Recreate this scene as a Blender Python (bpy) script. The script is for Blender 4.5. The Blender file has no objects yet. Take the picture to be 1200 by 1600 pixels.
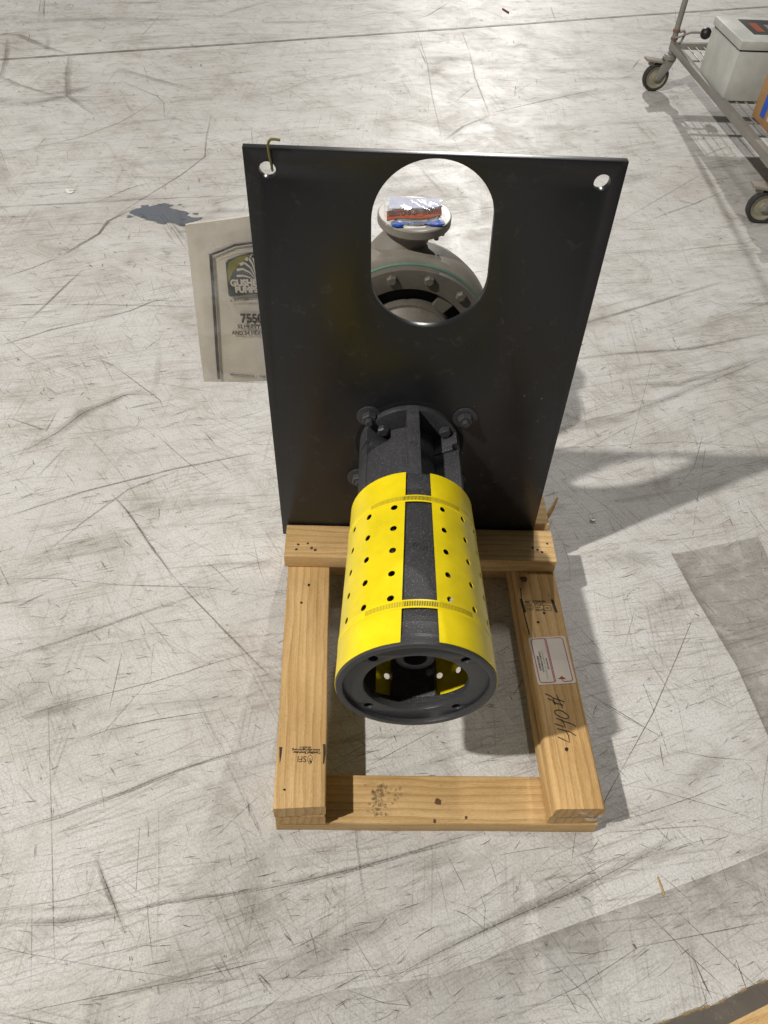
import bpy, bmesh, math, random
from math import sin, cos, pi, radians, atan2, hypot, sqrt
from mathutils import Vector, Matrix
S = bpy.context.scene
COL = S.collection
random.seed(7)

# ------------------------------------------------------------------ camera
cam = bpy.data.cameras.new("camera")
cam.sensor_fit = 'VERTICAL'
cam.sensor_height = 24.0
cam.lens = 24.0 * 1219.85 / 1600.0
cam.clip_start = 0.05
cam.clip_end = 100.0
camo = bpy.data.objects.new("camera", cam)
COL.objects.link(camo)
_r = Vector((0.99890481, -0.00960194, 0.04579279))
_u = Vector((-0.02347346, 0.74379075, 0.66800024))
_f = Vector((0.04047436, 0.66834357, -0.74275077))
M = Matrix(((_r.x, _u.x, -_f.x), (_r.y, _u.y, -_f.y), (_r.z, _u.z, -_f.z))).to_4x4()
M.translation = Vector((0.12269777, -0.51668111, 1.44101323))
camo.matrix_world = M
S.camera = camo

# ------------------------------------------------------------------ light
w = bpy.data.worlds.new("World")
S.world = w
w.use_nodes = True
w.node_tree.nodes['Background'].inputs[0].default_value = (0.97, 0.98, 1.0, 1)
w.node_tree.nodes['Background'].inputs[1].default_value = 0.088


def lamp(name, loc, power, radius, col=(1, 0.963, 0.912)):
    l = bpy.data.lights.new(name, 'POINT')
    l.energy = power
    l.shadow_soft_size = radius
    l.color = col
    o = bpy.data.objects.new(name, l)
    o.location = loc
    COL.objects.link(o)


lamp("high_bay_lamp", (-3.80, -1.54, 6.03), 2080, 0.085)
lamp("high_bay_lamp.001", (0.55, 1.47, 6.03), 185, 0.12)
lamp("high_bay_lamp.002", (2.04, 13.70, 6.03), 3600, 0.10)
S.view_settings.view_transform = 'Standard'
S.view_settings.look = 'None'
S.view_settings.exposure = 0.0
S.cycles.max_bounces = 8
S.cycles.transparent_max_bounces = 16
S.cycles.sample_clamp_indirect = 6.0

# ------------------------------------------------------------------ mesh helpers (millimetres in, metres out)
K = 0.001


class MB:
    """vertex / face collector, millimetres in world axes"""

    def __init__(s):
        s.v = []
        s.f = []
        s.sm = []

    def add(s, vs, fs, smooth=False):
        n = len(s.v)
        s.v += [Vector(p) for p in vs]
        s.f += [tuple(i + n for i in f) for f in fs]
        s.sm += [smooth] * len(fs)
        return s

    def box(s, a, b, M_=None):
        x0, y0, z0 = a
        x1, y1, z1 = b
        vs = [Vector(p) for p in ((x0, y0, z0), (x1, y0, z0), (x1, y1, z0), (x0, y1, z0), (x0, y0, z1), (x1, y0, z1), (x1, y1, z1), (x0, y1, z1))]
        if M_:
            vs = [M_ @ p for p in vs]
        return s.add(vs, [(0, 3, 2, 1), (4, 5, 6, 7), (0, 1, 5, 4), (1, 2, 6, 5), (2, 3, 7, 6), (3, 0, 4, 7)])

    def cyl(s, p, q, r, r2=None, n=24, cap=True, smooth=True):
        p, q = Vector(p), Vector(q)
        r2 = r if r2 is None else r2
        d = (q - p).normalized()
        a = d.orthogonal().normalized()
        b = d.cross(a)
        vs = [p + (a * cos(2 * pi * i / n) + b * sin(2 * pi * i / n)) * r for i in range(n)]
        vs += [q + (a * cos(2 * pi * i / n) + b * sin(2 * pi * i / n)) * r2 for i in range(n)]
        s.add(vs, [(i, (i + 1) % n, n + (i + 1) % n, n + i) for i in range(n)], smooth)
        if cap:
            s.add(vs, [tuple(range(n - 1, -1, -1)), tuple(range(n, 2 * n))])
        return s

    def tube(s, pts, r, n=10, closed=False):
        pts = [Vector(p) for p in pts]
        m = len(pts)
        vs = []
        a = None
        for i, p in enumerate(pts):
            if closed:
                d = (pts[(i + 1) % m] - pts[i - 1]).normalized()
            else:
                d = (pts[min(i + 1, m - 1)] - pts[max(i - 1, 0)]).normalized()
            a = d.orthogonal().normalized() if a is None else (a - d * a.dot(d)).normalized()
            b = d.cross(a)
            rr = r[i] if isinstance(r, (list, tuple)) else r
            vs += [p + (a * cos(2 * pi * k / n) + b * sin(2 * pi * k / n)) * rr for k in range(n)]
        fs = []
        for i in range(m if closed else m - 1):
            j = (i + 1) % m
            fs += [(i * n + k, i * n + (k + 1) % n, j * n + (k + 1) % n, j * n + k) for k in range(n)]
        s.add(vs, fs, True)
        if not closed:
            s.add(vs[:n], [tuple(range(n - 1, -1, -1))])
            s.add(vs[-n:], [tuple(range(n))])
        return s

    def lathe(s, prof, frame, n=64, smooth=True):
        """prof = [(s,r)...]; frame(s, theta, r) -> point"""
        m = len(prof)
        vs = [frame(a, 2 * pi * i / n, r) for i in range(n) for a, r in prof]
        fs = []
        for i in range(n):
            j = (i + 1) % n
            fs += [(i * m + k, j * m + k, j * m + k + 1, i * m + k + 1) for k in range(m - 1)]
        return s.add(vs, fs, smooth)

    def sector(s, s0, s1, r0, r1, t0, t1, frame, n=24):
        """closed solid segment of a ring; angles in degrees"""
        full = abs(t1 - t0) >= 359.9
        vs = []
        N = n if full else n + 1
        for i in range(N):
            t = radians(t0 + (t1 - t0) * i / n)
            vs += [frame(s0, t, r0), frame(s1, t, r0), frame(s1, t, r1), frame(s0, t, r1)]
        fs = []
        for i in range(n):
            a, b = 4 * i, 4 * ((i + 1) % N)
            for k in range(4):
                l = (k + 1) % 4
                fs.append((a + k, b + k, b + l, a + l))
        if not full:
            fs += [(0, 3, 2, 1), (4 * n, 4 * n + 1, 4 * n + 2, 4 * n + 3)]
        return s.add(vs, fs)


def finish(me, mat, smooth=None, bevel=0, angle=35):
    bm = bmesh.new()
    bm.from_mesh(me)
    bmesh.ops.recalc_face_normals(bm, faces=bm.faces)
    if bevel:
        ed = [e for e in bm.edges if len(e.link_faces) == 2 and e.calc_face_angle(0) > radians(30)]
        bmesh.ops.bevel(bm, geom=ed, offset=bevel * K, segments=2, affect='EDGES', profile=0.6, clamp_overlap=True)
    if smooth or bevel:
        for f in bm.faces:
            f.smooth = True
    bm.to_mesh(me)
    bm.free()
    me.set_sharp_from_angle(angle=radians(angle))
    if mat:
        me.materials.append(mat)


WL = {}   # world matrix of every empty / object


def obj(name, mb, mat, parent=None, origin=None, bevel=0, angle=35, weld=True, rot=None):
    """link the collected shapes as one mesh object"""
    if origin is None:
        xs = [p.x for p in mb.v]; ys = [p.y for p in mb.v]; zs = [p.z for p in mb.v]
        origin = Vector(((min(xs) + max(xs)) / 2, (min(ys) + max(ys)) / 2, min(zs)))
    origin = Vector(origin)
    me = bpy.data.meshes.new(name)
    me.from_pydata([(p - origin) * K for p in mb.v], [], mb.f)
    me.polygons.foreach_set('use_smooth', mb.sm)
    if weld:
        bm = bmesh.new(); bm.from_mesh(me)
        bmesh.ops.remove_doubles(bm, verts=bm.verts, dist=1e-6)
        bm.to_mesh(me); bm.free()
    finish(me, mat, bevel=bevel, angle=angle)
    o = bpy.data.objects.new(name, me)
    COL.objects.link(o)
    if rot is not None:      # the collected shapes are then in the object's own axes around (0,0,0)
        place(o, rot[0], parent, rot[1])
    else:
        place(o, origin, parent)
    return o


def place(o, origin, parent=None, rot=None):
    W = Matrix.Translation(Vector(origin) * K)
    if rot is not None:
        W = W @ (rot.to_4x4() if isinstance(rot, Matrix) else Matrix.Rotation(rot[2], 4, 'Z') @ Matrix.Rotation(rot[1], 4, 'Y') @ Matrix.Rotation(rot[0], 4, 'X'))
    if parent:
        o.parent = parent
        o.matrix_parent_inverse = Matrix.Identity(4)
        o.matrix_basis = WL[parent.name].inverted() @ W
    else:
        o.matrix_basis = W
    WL[o.name] = W


def inst(src, origin, parent, rot=None):
    """a copy of one mesh object under another parent, sharing its mesh"""
    o = src.copy()
    COL.objects.link(o)
    place(o, origin, parent, rot)
    return o


def tag(o, label=None, cat=None, group=None, kind=None):
    if label: o['label'] = label
    if cat: o['category'] = cat
    if group: o['group'] = group
    if kind: o['kind'] = kind
    return o


def thing(name, loc, label, cat, group=None):
    o = bpy.data.objects.new(name, None)
    o.empty_display_size = 0.05
    COL.objects.link(o)
    place(o, loc)
    return tag(o, label, cat, group)


def plate_mesh(name, outer, holes, th, mat, to_world, origin, parent, bevel=0.8):
    """extruded outline with holes, via a filled 2D curve. to_world(u,v,w)->Vector mm"""
    cu = bpy.data.curves.new(name, 'CURVE')
    cu.dimensions = '2D'
    cu.fill_mode = 'BOTH'
    for loop in [outer] + holes:
        sp = cu.splines.new('POLY')
        sp.points.add(len(loop) - 1)
        for p, (a, b) in zip(sp.points, loop):
            p.co = (a * K, b * K, 0, 1)
        sp.use_cyclic_u = True
    cu.extrude = (th / 2 - bevel) * K
    cu.bevel_depth = bevel * K
    cu.bevel_resolution = 1
    cu.offset = -bevel * K
    t = bpy.data.objects.new(name + "_tmp", cu)
    COL.objects.link(t)
    dg = bpy.context.evaluated_depsgraph_get()
    me = bpy.data.meshes.new_from_object(t.evaluated_get(dg))
    bpy.data.objects.remove(t)
    bpy.data.curves.remove(cu)
    for v in me.vertices:
        v.co = (to_world(v.co.x / K, v.co.y / K, v.co.z / K) - Vector(origin)) * K
    me.materials.clear()
    bm = bmesh.new(); bm.from_mesh(me)
    bmesh.ops.remove_doubles(bm, verts=bm.verts, dist=1e-6)
    bm.to_mesh(me); bm.free()
    finish(me, mat)
    me.name = name
    o = bpy.data.objects.new(name, me)
    COL.objects.link(o)
    place(o, origin, parent)
    return o


def circ(cx, cy, r, n=32, ph=0):
    return [(cx + r * cos(2 * pi * i / n + ph), cy + r * sin(2 * pi * i / n + ph)) for i in range(n)]


def text(body, size, origin, xd, yd, mat, parent, name='lettering', squeeze=1.0, bold=0.0, align='LEFT', spacing=1.0, warp=None):
    """flat print, size in mm, lying in the plane of xd (reading direction) and yd (up)"""
    cu = bpy.data.curves.new(name, 'FONT')
    cu.body = body
    cu.size = size * K
    cu.align_x = align
    cu.offset = bold * K
    cu.space_character = spacing
    cu.resolution_u = 3
    t = bpy.data.objects.new(name + "_tmp", cu)
    COL.objects.link(t)
    dg = bpy.context.evaluated_depsgraph_get()
    me = bpy.data.meshes.new_from_object(t.evaluated_get(dg))
    bpy.data.objects.remove(t)
    bpy.data.curves.remove(cu)
    xd = Vector(xd).normalized(); yd = Vector(yd).normalized()
    for v in me.vertices:
        x, y = v.co.x * squeeze, v.co.y
        if warp: x, y = warp(x / K, y / K); x *= K; y *= K
        v.co = xd * x + yd * y
    me.materials.clear()
    me.materials.append(mat)
    me.name = name
    o = bpy.data.objects.new(name, me)
    COL.objects.link(o)
    place(o, origin, parent)
    return o


def flat(name, polys, z, mat, parent, n=(0, 0, 1)):
    """flat horizontal printed shapes at height z, list of (x,y) polygons"""
    mb = MB()
    for p in polys:
        mb.add([(a, b, z) for a, b in p], [tuple(range(len(p)))])
    return obj(name, mb, mat, parent, weld=False)


def stroke(pts, w):
    """polyline to ribbon quads, (x,y) mm"""
    out = []
    P = [Vector(p) for p in pts]
    L, R_ = [], []
    for i, p in enumerate(P):
        d = (P[min(i + 1, len(P) - 1)] - P[max(i - 1, 0)]).normalized()
        nn = Vector((-d.y, d.x)) * w / 2
        L.append(p + nn); R_.append(p - nn)
    for i in range(len(P) - 1):
        out.append([tuple(R_[i]), tuple(R_[i + 1]), tuple(L[i + 1]), tuple(L[i])])
    return out


# ------------------------------------------------------------------ material helpers
def mat(name, base=(0.5, 0.5, 0.5), rough=0.5, metal=0.0, spec=0.5):
    m = bpy.data.materials.new(name)
    m.use_nodes = True
    b = m.node_tree.nodes['Principled BSDF']
    b.inputs['Base Color'].default_value = (*base, 1)
    b.inputs['Roughness'].default_value = rough
    b.inputs['Metallic'].default_value = metal
    b.inputs['Specular IOR Level'].default_value = spec
    return m, m.node_tree, b


class N:
    """tiny node-graph helper"""

    def __init__(s, nt):
        s.nt = nt

    def new(s, t, **kw):
        n = s.nt.nodes.new(t)
        for k, v in kw.items():
            if k.startswith('i_'):
                n.inputs[k[2:].replace('_', ' ')].default_value = v
            else:
                setattr(n, k, v)
        return n

    def link(s, a, b):
        s.nt.links.new(a, b)

    def coord(s, scale=(1, 1, 1), rot=(0, 0, 0), loc=(0, 0, 0), rnd=False):
        tc = s.new('ShaderNodeTexCoord')
        src = tc.outputs['Object']
        if rnd:
            oi = s.new('ShaderNodeObjectInfo')
            ma = s.new('ShaderNodeVectorMath', operation='MULTIPLY_ADD')
            s.link(oi.outputs['Random'], ma.inputs[0])
            ma.inputs[1].default_value = (3.7, 1.9, 0.0)
            s.link(src, ma.inputs[2])
            src = ma.outputs[0]
        mp = s.new('ShaderNodeMapping')
        mp.inputs['Scale'].default_value = scale
        mp.inputs['Rotation'].default_value = rot
        mp.inputs['Location'].default_value = loc
        s.link(src, mp.inputs['Vector'])
        return mp.outputs[0]

    def stretch(s, ang, la, lw, off=0.0):
        """object coordinates stretched to features la x lw metres, the long way at angle ang"""
        tc = s.new('ShaderNodeTexCoord')
        mp = s.new('ShaderNodeMapping', vector_type='TEXTURE')
        mp.inputs['Rotation'].default_value = (0, 0, ang)
        mp.inputs['Scale'].default_value = (la, lw, 1)
        mp.inputs['Location'].default_value = (off, off * 0.7, off)
        s.link(tc.outputs['Object'], mp.inputs['Vector'])
        return mp.outputs[0]

    def noise(s, vec, scale, detail=4, rough=0.55, dist=0.0):
        n = s.new('ShaderNodeTexNoise')
        n.inputs['Scale'].default_value = scale
        n.inputs['Detail'].default_value = detail
        n.inputs['Roughness'].default_value = rough
        n.inputs['Distortion'].default_value = dist
        s.link(vec, n.inputs['Vector'])
        return n.outputs['Fac']

    def ramp(s, fac, stops, interp='LINEAR'):
        r = s.new('ShaderNodeValToRGB')
        r.color_ramp.interpolation = interp
        e = r.color_ramp.elements
        while len(e) < len(stops): e.new(0.5)
        for el, (p, c) in zip(e, stops):
            el.position = p
            el.color = (*c, 1) if isinstance(c, (tuple, list)) else (c, c, c, 1)
        s.link(fac, r.inputs[0])
        return r.outputs[0]

    def mix(s, fac, a, b, mode='MIX'):
        m = s.new('ShaderNodeMix', data_type='RGBA', blend_type=mode)
        for sock, v in ((m.inputs[0], fac), (m.inputs[6], a), (m.inputs[7], b)):
            if isinstance(v, (int, float)): sock.default_value = v
            elif isinstance(v, tuple): sock.default_value = (*v, 1)
            else: s.link(v, sock)
        return m.outputs[2]

    def math(s, op, a, b=0.0, clamp=False):
        m = s.new('ShaderNodeMath', operation=op, use_clamp=clamp)
        for i, v in enumerate((a, b)):
            if isinstance(v, (int, float)): m.inputs[i].default_value = v
            else: s.link(v, m.inputs[i])
        return m.outputs[0]

    def bump(s, h, strength, dist, bsdf):
        b = s.new('ShaderNodeBump')
        b.inputs['Strength'].default_value = strength
        b.inputs['Distance'].default_value = dist
        s.link(h, b.inputs['Height'])
        s.link(b.outputs[0], bsdf.inputs['Normal'])


def m_floor():
    m, nt, b = mat('painted_concrete', rough=0.5)
    n = N(nt)
    v = n.coord()
    big = n.noise(v, 1.1, 5, 0.6)
    mid = n.noise(v, 5.0, 8, 0.7, 0.7)
    fine = n.noise(v, 230, 4, 0.75)
    grit = n.noise(v, 700, 2, 0.7)
    col = n.ramp(big, [(0.3, (0.53, 0.515, 0.485)), (0.52, (0.62, 0.61, 0.585)), (0.75, (0.70, 0.695, 0.675))])
    col = n.mix(1.0, col, n.ramp(mid, [(0.30, (0.70, 0.675, 0.64)), (0.45, (0.92, 0.91, 0.895)), (0.55, (1, 1, 1)), (0.8, (1.08, 1.08, 1.08))]), 'MULTIPLY')
    # dirty smudges drawn out along the traffic direction
    for ang, la, lw, lo, hi, dark in ((0.30, 0.55, 0.10, 0.56, 0.78, 0.60), (0.22, 0.22, 0.035, 0.56, 0.74, 0.66), (-1.0, 0.30, 0.06, 0.60, 0.80, 0.70)):
        sv = n.stretch(ang, la, lw, ang * 3)
        st = n.noise(sv, 1.0, 7, 0.68, 0.5)
        col = n.mix(n.ramp(st, [(lo, 0.0), (hi, 1.0)]), col, n.mix(1.0, col, (dark, dark * 0.97, dark * 0.92), 'MULTIPLY'))
    # brushed hairline wear in several directions
    for ang, la, lw, amt in ((0.30, 0.22, 0.0045, 0.70), (0.12, 0.40, 0.008, 0.76), (0.52, 0.15, 0.0035, 0.72), (-1.05, 0.20, 0.0045, 0.72), (-0.55, 0.16, 0.0035, 0.76), (1.5, 0.25, 0.005, 0.78)):
        st = n.noise(n.stretch(ang, la, lw, ang), 1.0, 4, 0.6, 0.15)
        msk = n.noise(n.coord(loc=(ang * 9, 3.1, 0)), 3.3, 4, 0.65)
        st = n.math('MULTIPLY', n.ramp(st, [(0.56, 0.0), (0.66, 1.0)]), n.ramp(msk, [(0.42, 0.0), (0.60, 1.0)]))
        col = n.mix(st, col, n.mix(1.0, col, (amt, amt * 0.975, amt * 0.94), 'MULTIPLY'))
    col = n.mix(1.0, col, n.ramp(fine, [(0.30, (0.70, 0.69, 0.675)), (0.50, (1, 1, 1)), (0.7, (1.10, 1.10, 1.10))]), 'MULTIPLY')
    col = n.mix(1.0, col, n.ramp(grit, [(0.34, (0.76, 0.75, 0.73)), (0.56, (1.04, 1.04, 1.04))]), 'MULTIPLY')
    spk = n.noise(v, 62, 3, 0.6)
    col = n.mix(n.ramp(spk, [(0.715, 0.0), (0.74, 0.8)]), col, (0.13, 0.11, 0.085))
    n.link(col, b.inputs['Base Color'])
    n.link(n.ramp(mid, [(0.3, 0.60), (0.7, 0.42)]), b.inputs['Roughness'])
    b.inputs['Specular IOR Level'].default_value = 0.4
    n.bump(n.math('ADD', fine, n.math('MULTIPLY', mid, 1.2)), 0.32, 0.0012, b)
    return m


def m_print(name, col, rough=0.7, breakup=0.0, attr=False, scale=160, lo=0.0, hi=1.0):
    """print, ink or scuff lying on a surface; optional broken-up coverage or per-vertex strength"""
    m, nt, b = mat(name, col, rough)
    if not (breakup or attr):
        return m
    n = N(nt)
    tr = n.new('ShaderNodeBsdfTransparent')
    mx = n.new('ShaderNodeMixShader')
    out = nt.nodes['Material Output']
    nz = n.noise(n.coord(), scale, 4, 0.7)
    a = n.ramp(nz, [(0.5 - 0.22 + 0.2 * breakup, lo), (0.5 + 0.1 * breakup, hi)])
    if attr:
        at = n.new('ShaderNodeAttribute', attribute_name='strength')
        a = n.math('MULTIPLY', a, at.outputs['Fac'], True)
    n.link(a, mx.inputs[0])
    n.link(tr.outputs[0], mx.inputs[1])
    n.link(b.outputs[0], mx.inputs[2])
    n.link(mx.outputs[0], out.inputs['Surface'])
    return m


def m_wood(name='pine', tone=(1, 1, 1), pith=(0.012, -0.055), scale=20):
    m, nt, b = mat(name, rough=0.62)
    n = N(nt)
    # growth rings round a pith line that wanders along the board
    wan = n.new('ShaderNodeTexNoise'); wan.inputs['Scale'].default_value = 1.0; wan.inputs['Detail'].default_value = 3.0
    n.link(n.coord((3.2, 9, 9), rnd=True), wan.inputs['Vector'])
    vm = n.new('ShaderNodeVectorMath', operation='SUBTRACT'); n.link(wan.outputs['Color'], vm.inputs[0]); vm.inputs[1].default_value = (0.5, 0.5, 0.5)
    vs = n.new('ShaderNodeVectorMath', operation='MULTIPLY'); n.link(vm.outputs[0], vs.inputs[0]); vs.inputs[1].default_value = (0, 0.040, 0.060)
    va = n.new('ShaderNodeVectorMath', operation='ADD'); n.link(vs.outputs[0], va.inputs[0]); n.link(n.coord((0.05, 1, 1), loc=(0, pith[0], -pith[1]), rnd=True), va.inputs[1])
    wv = n.new('ShaderNodeTexWave', wave_type='RINGS', rings_direction='X', wave_profile='SAW')
    wv.inputs['Scale'].default_value = scale
    wv.inputs['Distortion'].default_value = 2.0
    wv.inputs['Detail'].default_value = 3
    wv.inputs['Detail Scale'].default_value = 2.0
    wv.inputs['Detail Roughness'].default_value = 0.6
    n.link(va.outputs[0], wv.inputs['Vector'])
    t = lambda c: tuple(a * k for a, k in zip(c, tone))
    col = n.ramp(wv.outputs['Fac'], [(0.0, t((0.65, 0.45, 0.222))), (0.45, t((0.615, 0.415, 0.190))), (0.88, t((0.52, 0.325, 0.130))), (1.0, t((0.655, 0.45, 0.212)))])
    fib = n.noise(n.coord((7, 420, 420), rnd=True), 1.0, 5, 0.7)
    col = n.mix(1.0, col, n.ramp(fib, [(0.3, (0.78, 0.74, 0.68)), (0.52, (1, 1, 1)), (0.75, (1.10, 1.09, 1.06))]), 'MULTIPLY')
    spk = n.noise(n.coord((140, 900, 900), rnd=True), 1.0, 2, 0.6)
    col = n.mix(1.0, col, n.ramp(spk, [(0.3, (0.84, 0.80, 0.74)), (0.55, (1.02, 1.02, 1.02))]), 'MULTIPLY')
    pat = n.noise(n.coord((3.5, 12, 12), rnd=True), 1.0, 4, 0.65)
    col = n.mix(1.0, col, n.ramp(pat, [(0.3, (0.80, 0.75, 0.67)), (0.55, (1.0, 1.0, 1.0)), (0.75, (1.08, 1.07, 1.05))]), 'MULTIPLY')
    drt = n.noise(n.coord((12, 26, 26), rnd=True), 2.0, 7, 0.75)
    col = n.mix(n.ramp(drt, [(0.60, 0.0), (0.74, 0.45)]), col, (0.20, 0.145, 0.085))
    n.link(col, b.inputs['Base Color'])
    b.inputs['Specular IOR Level'].default_value = 0.3
    n.bump(n.math('ADD', fib, n.math('MULTIPLY', wv.outputs['Fac'], 0.4)), 0.35, 0.0006, b)
    return m


def m_paint(name, col, rough=0.4, bump=0.3, scale=500, sparkle=0.0, dust=0.0, spec=0.5, bdist=0.0004, wear=0.0):
    m, nt, b = mat(name, col, rough, spec=spec)
    n = N(nt)
    v = n.coord()
    g = n.noise(v, scale, 3, 0.6)
    lo = n.noise(v, 9, 5, 0.6)
    c = n.mix(1.0, tuple(col), n.ramp(lo, [(0.3, (0.82, 0.82, 0.82)), (0.7, (1.15, 1.14, 1.12))]), 'MULTIPLY')
    if sparkle:
        sp = n.noise(v, scale * 1.6, 1, 0.4)
        c = n.mix(n.ramp(sp, [(0.66, 0.0), (0.72, sparkle)]), c, (0.5, 0.5, 0.5))
    if dust:
        du = n.noise(v, 35, 6, 0.75, 0.6)
        c = n.mix(n.ramp(du, [(0.58, 0.0), (0.78, dust)]), c, (0.30, 0.28, 0.25))
    if wear:
        du = n.noise(v, 60, 6, 0.75, 0.3)
        c = n.mix(n.ramp(du, [(0.60, 0.0), (0.66, wear)]), c, (0.12, 0.10, 0.08))
    n.link(c, b.inputs['Base Color'])
    n.link(n.ramp(lo, [(0.3, rough * 0.85), (0.7, min(1, rough * 1.2))]), b.inputs['Roughness'])
    if bump:
        n.bump(g, bump, bdist, b)
    return m


def m_film(name='clear_film', lo=0.10, hi=0.55, edge=0.35, sc=55, bs=0.9):
    m, nt, b = mat(name, (0.85, 0.87, 0.9), 0.12, spec=0.9)
    n = N(nt)
    tr = n.new('ShaderNodeBsdfTransparent')
    mx = n.new('ShaderNodeMixShader')
    lw = n.new('ShaderNodeLayerWeight')
    lw.inputs[0].default_value = 0.35
    nz = n.noise(n.coord(), sc, 4, 0.6, 1.2)
    fac = n.math('ADD', n.ramp(nz, [(0.40, lo), (0.72, hi)]), n.math('MULTIPLY', lw.outputs['Facing'], edge), True)
    n.link(fac, mx.inputs[0])
    n.link(tr.outputs[0], mx.inputs[1])
    n.link(b.outputs[0], mx.inputs[2])
    n.link(mx.outputs[0], nt.nodes['Material Output'].inputs['Surface'])
    n.bump(nz, bs, 0.004, b)
    return m


FLOOR = m_floor()
WOOD = m_wood('pine_lumber')
WOOD2 = m_wood('pine_lumber_clear', (1.03, 1.04, 1.05), pith=(-0.02, -0.075))
WOOD3 = m_wood('pine_lumber_warm', (0.97, 0.93, 0.86), pith=(0.03, -0.04))
PLATE = m_paint('charcoal_plate_paint', (0.0135, 0.0135, 0.0150), 0.31, 0.12, 420, 0.0, 0.13, spec=0.42, bdist=0.0002)
CAST = m_paint('charcoal_cast_paint', (0.040, 0.040, 0.043), 0.44, 0.8, 480, 0.5, 0.06, spec=0.4, bdist=0.0009)
CASTS = m_paint('charcoal_machined_paint', (0.043, 0.043, 0.046), 0.36, 0.25, 420, 0.2, 0.05, spec=0.4)
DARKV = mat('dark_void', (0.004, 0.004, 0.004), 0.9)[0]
YEL = m_paint('yellow_guard_paint', (0.86, 0.68, 0.008), 0.31, 0.22, 260, 0.0, 0.035, spec=0.5, bdist=0.0004)
YSLOT = mat('slot_shadow_paint', (0.03, 0.024, 0.006), 0.8)[0]
YSLOT2 = mat('slot_shaded_yellow', (0.42, 0.31, 0.008), 0.7)[0]  # guard yellow behind the slots, painted darker as if in shade
COVERM = m_paint('shaded_cast_iron', (0.108, 0.096, 0.078), 0.5, 0.8, 330, 0.2, 0.3)  # cast iron darkened, shade on the cover put into its colour
IRON = m_paint('raw_cast_iron', (0.200, 0.180, 0.148), 0.50, 0.8, 330, 0.25, 0.3, spec=0.5, bdist=0.0009)
IRON2 = m_paint('machined_iron', (0.36, 0.34, 0.30), 0.40, 0.3, 300, 0.1, 0.3, spec=0.6)
GASK = m_paint('green_gasket', (0.10, 0.19, 0.145), 0.45, 0.2, 300)
STEEL = m_paint('zinc_steel', (0.27, 0.255, 0.23), 0.5, 0.3, 300, 0.0, 0.3)
TUBE = m_paint('galvanised_tube', (0.24, 0.225, 0.20), 0.42, 0.3, 200, 0.0, 0.5)
RUB = m_paint('grey_rubber', (0.035, 0.034, 0.031), 0.65, 0.3, 200, 0.0, 0.4)
HUBM = m_paint('cream_wheel_hub', (0.30, 0.275, 0.20), 0.5, 0.2, 200, 0.0, 0.6)
GREY = m_paint('light_grey_enclosure', (0.50, 0.51, 0.47), 0.42, 0.2, 500, 0.0, 0.15)
BLK = m_paint('black_plastic', (0.015, 0.014, 0.013), 0.45, 0.2, 300)
CARD = m_paint('cardboard', (0.42, 0.24, 0.095), 0.8, 0.3, 120, 0.0, 0.2)
BTAPE = mat('blue_tape', (0.02, 0.10, 0.55), 0.5)[0]
ORANGE = mat('orange_tape', (0.30, 0.065, 0.018), 0.4)[0]
BLUE = mat('blue_plug_plastic', (0.02, 0.10, 0.48), 0.35)[0]
FILM = m_film('clear_film', 0.06, 0.42, 0.25, 26, 0.55)
SLEEVE = m_film('sleeve_film', 0.015, 0.14, 0.06, 9, 0.5)
PAPER = m_paint('booklet_paper', (0.56, 0.51, 0.43), 0.6, 0.25, 12, bdist=0.004)
LABELW = m_paint('label_paper', (0.68, 0.62, 0.55), 0.5, 0.15, 200)
RED = mat('red_print', (0.36, 0.035, 0.03), 0.6)[0]
INKF = mat('grey_print', (0.30, 0.28, 0.26), 0.6)[0]
INK = mat('black_print', (0.03, 0.027, 0.027), 0.6)[0]
STAMP = m_print('stamp_ink', (0.028, 0.022, 0.016), 0.7, breakup=0.3, scale=420, lo=0.45)
PEN = mat('marker_ink', (0.045, 0.025, 0.012), 0.6)[0]
SCUFF = m_print('scuff', (0.125, 0.100, 0.075), 0.6, breakup=0.35, attr=True, scale=210, lo=0.35)
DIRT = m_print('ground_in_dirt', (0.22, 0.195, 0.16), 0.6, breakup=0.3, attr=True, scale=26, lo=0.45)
LINEM = m_paint('worn_dark_floor_paint', (0.105, 0.092, 0.078), 0.6, 0.3, 200, 0.0, 0.5)
OCHRE = m_print('ochre_paint_edge', (0.30, 0.21, 0.10), 0.6, breakup=0.6, scale=45, lo=0.0, hi=0.8)
CHIPM = m_print('blue_grey_undercoat', (0.105, 0.118, 0.140), 0.6, breakup=-0.4, attr=True, scale=38, lo=0.35)
BRASS = m_paint('olive_wire', (0.15, 0.125, 0.03), 0.4, 0.2, 300)
WHITE = m_paint('white_scrap', (0.75, 0.73, 0.68), 0.6, 0.2, 200)
STRAW = m_paint('straw', (0.45, 0.30, 0.09), 0.6, 0.2, 200)
KNOT = m_print('knot', (0.13, 0.058, 0.025), 0.6, breakup=0.2, scale=300, lo=0.5)
HOLE = mat('nail_hole', (0.012, 0.008, 0.005), 0.8)[0]
LOGO = mat('logo_charcoal', (0.035, 0.04, 0.035), 0.6)[0]
LOGOY = mat('logo_olive', (0.17, 0.155, 0.01), 0.6)[0]

# ================================================================== the floor
mb = MB()
mb.add([(-6000, -3000, 0), (8000, -3000, 0), (8000, 14000, 0), (-6000, 14000, 0)], [(0, 1, 2, 3)])
fl = obj('concrete_floor', mb, FLOOR)
tag(fl, 'scratched off-white painted concrete warehouse floor', kind='structure')

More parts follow.
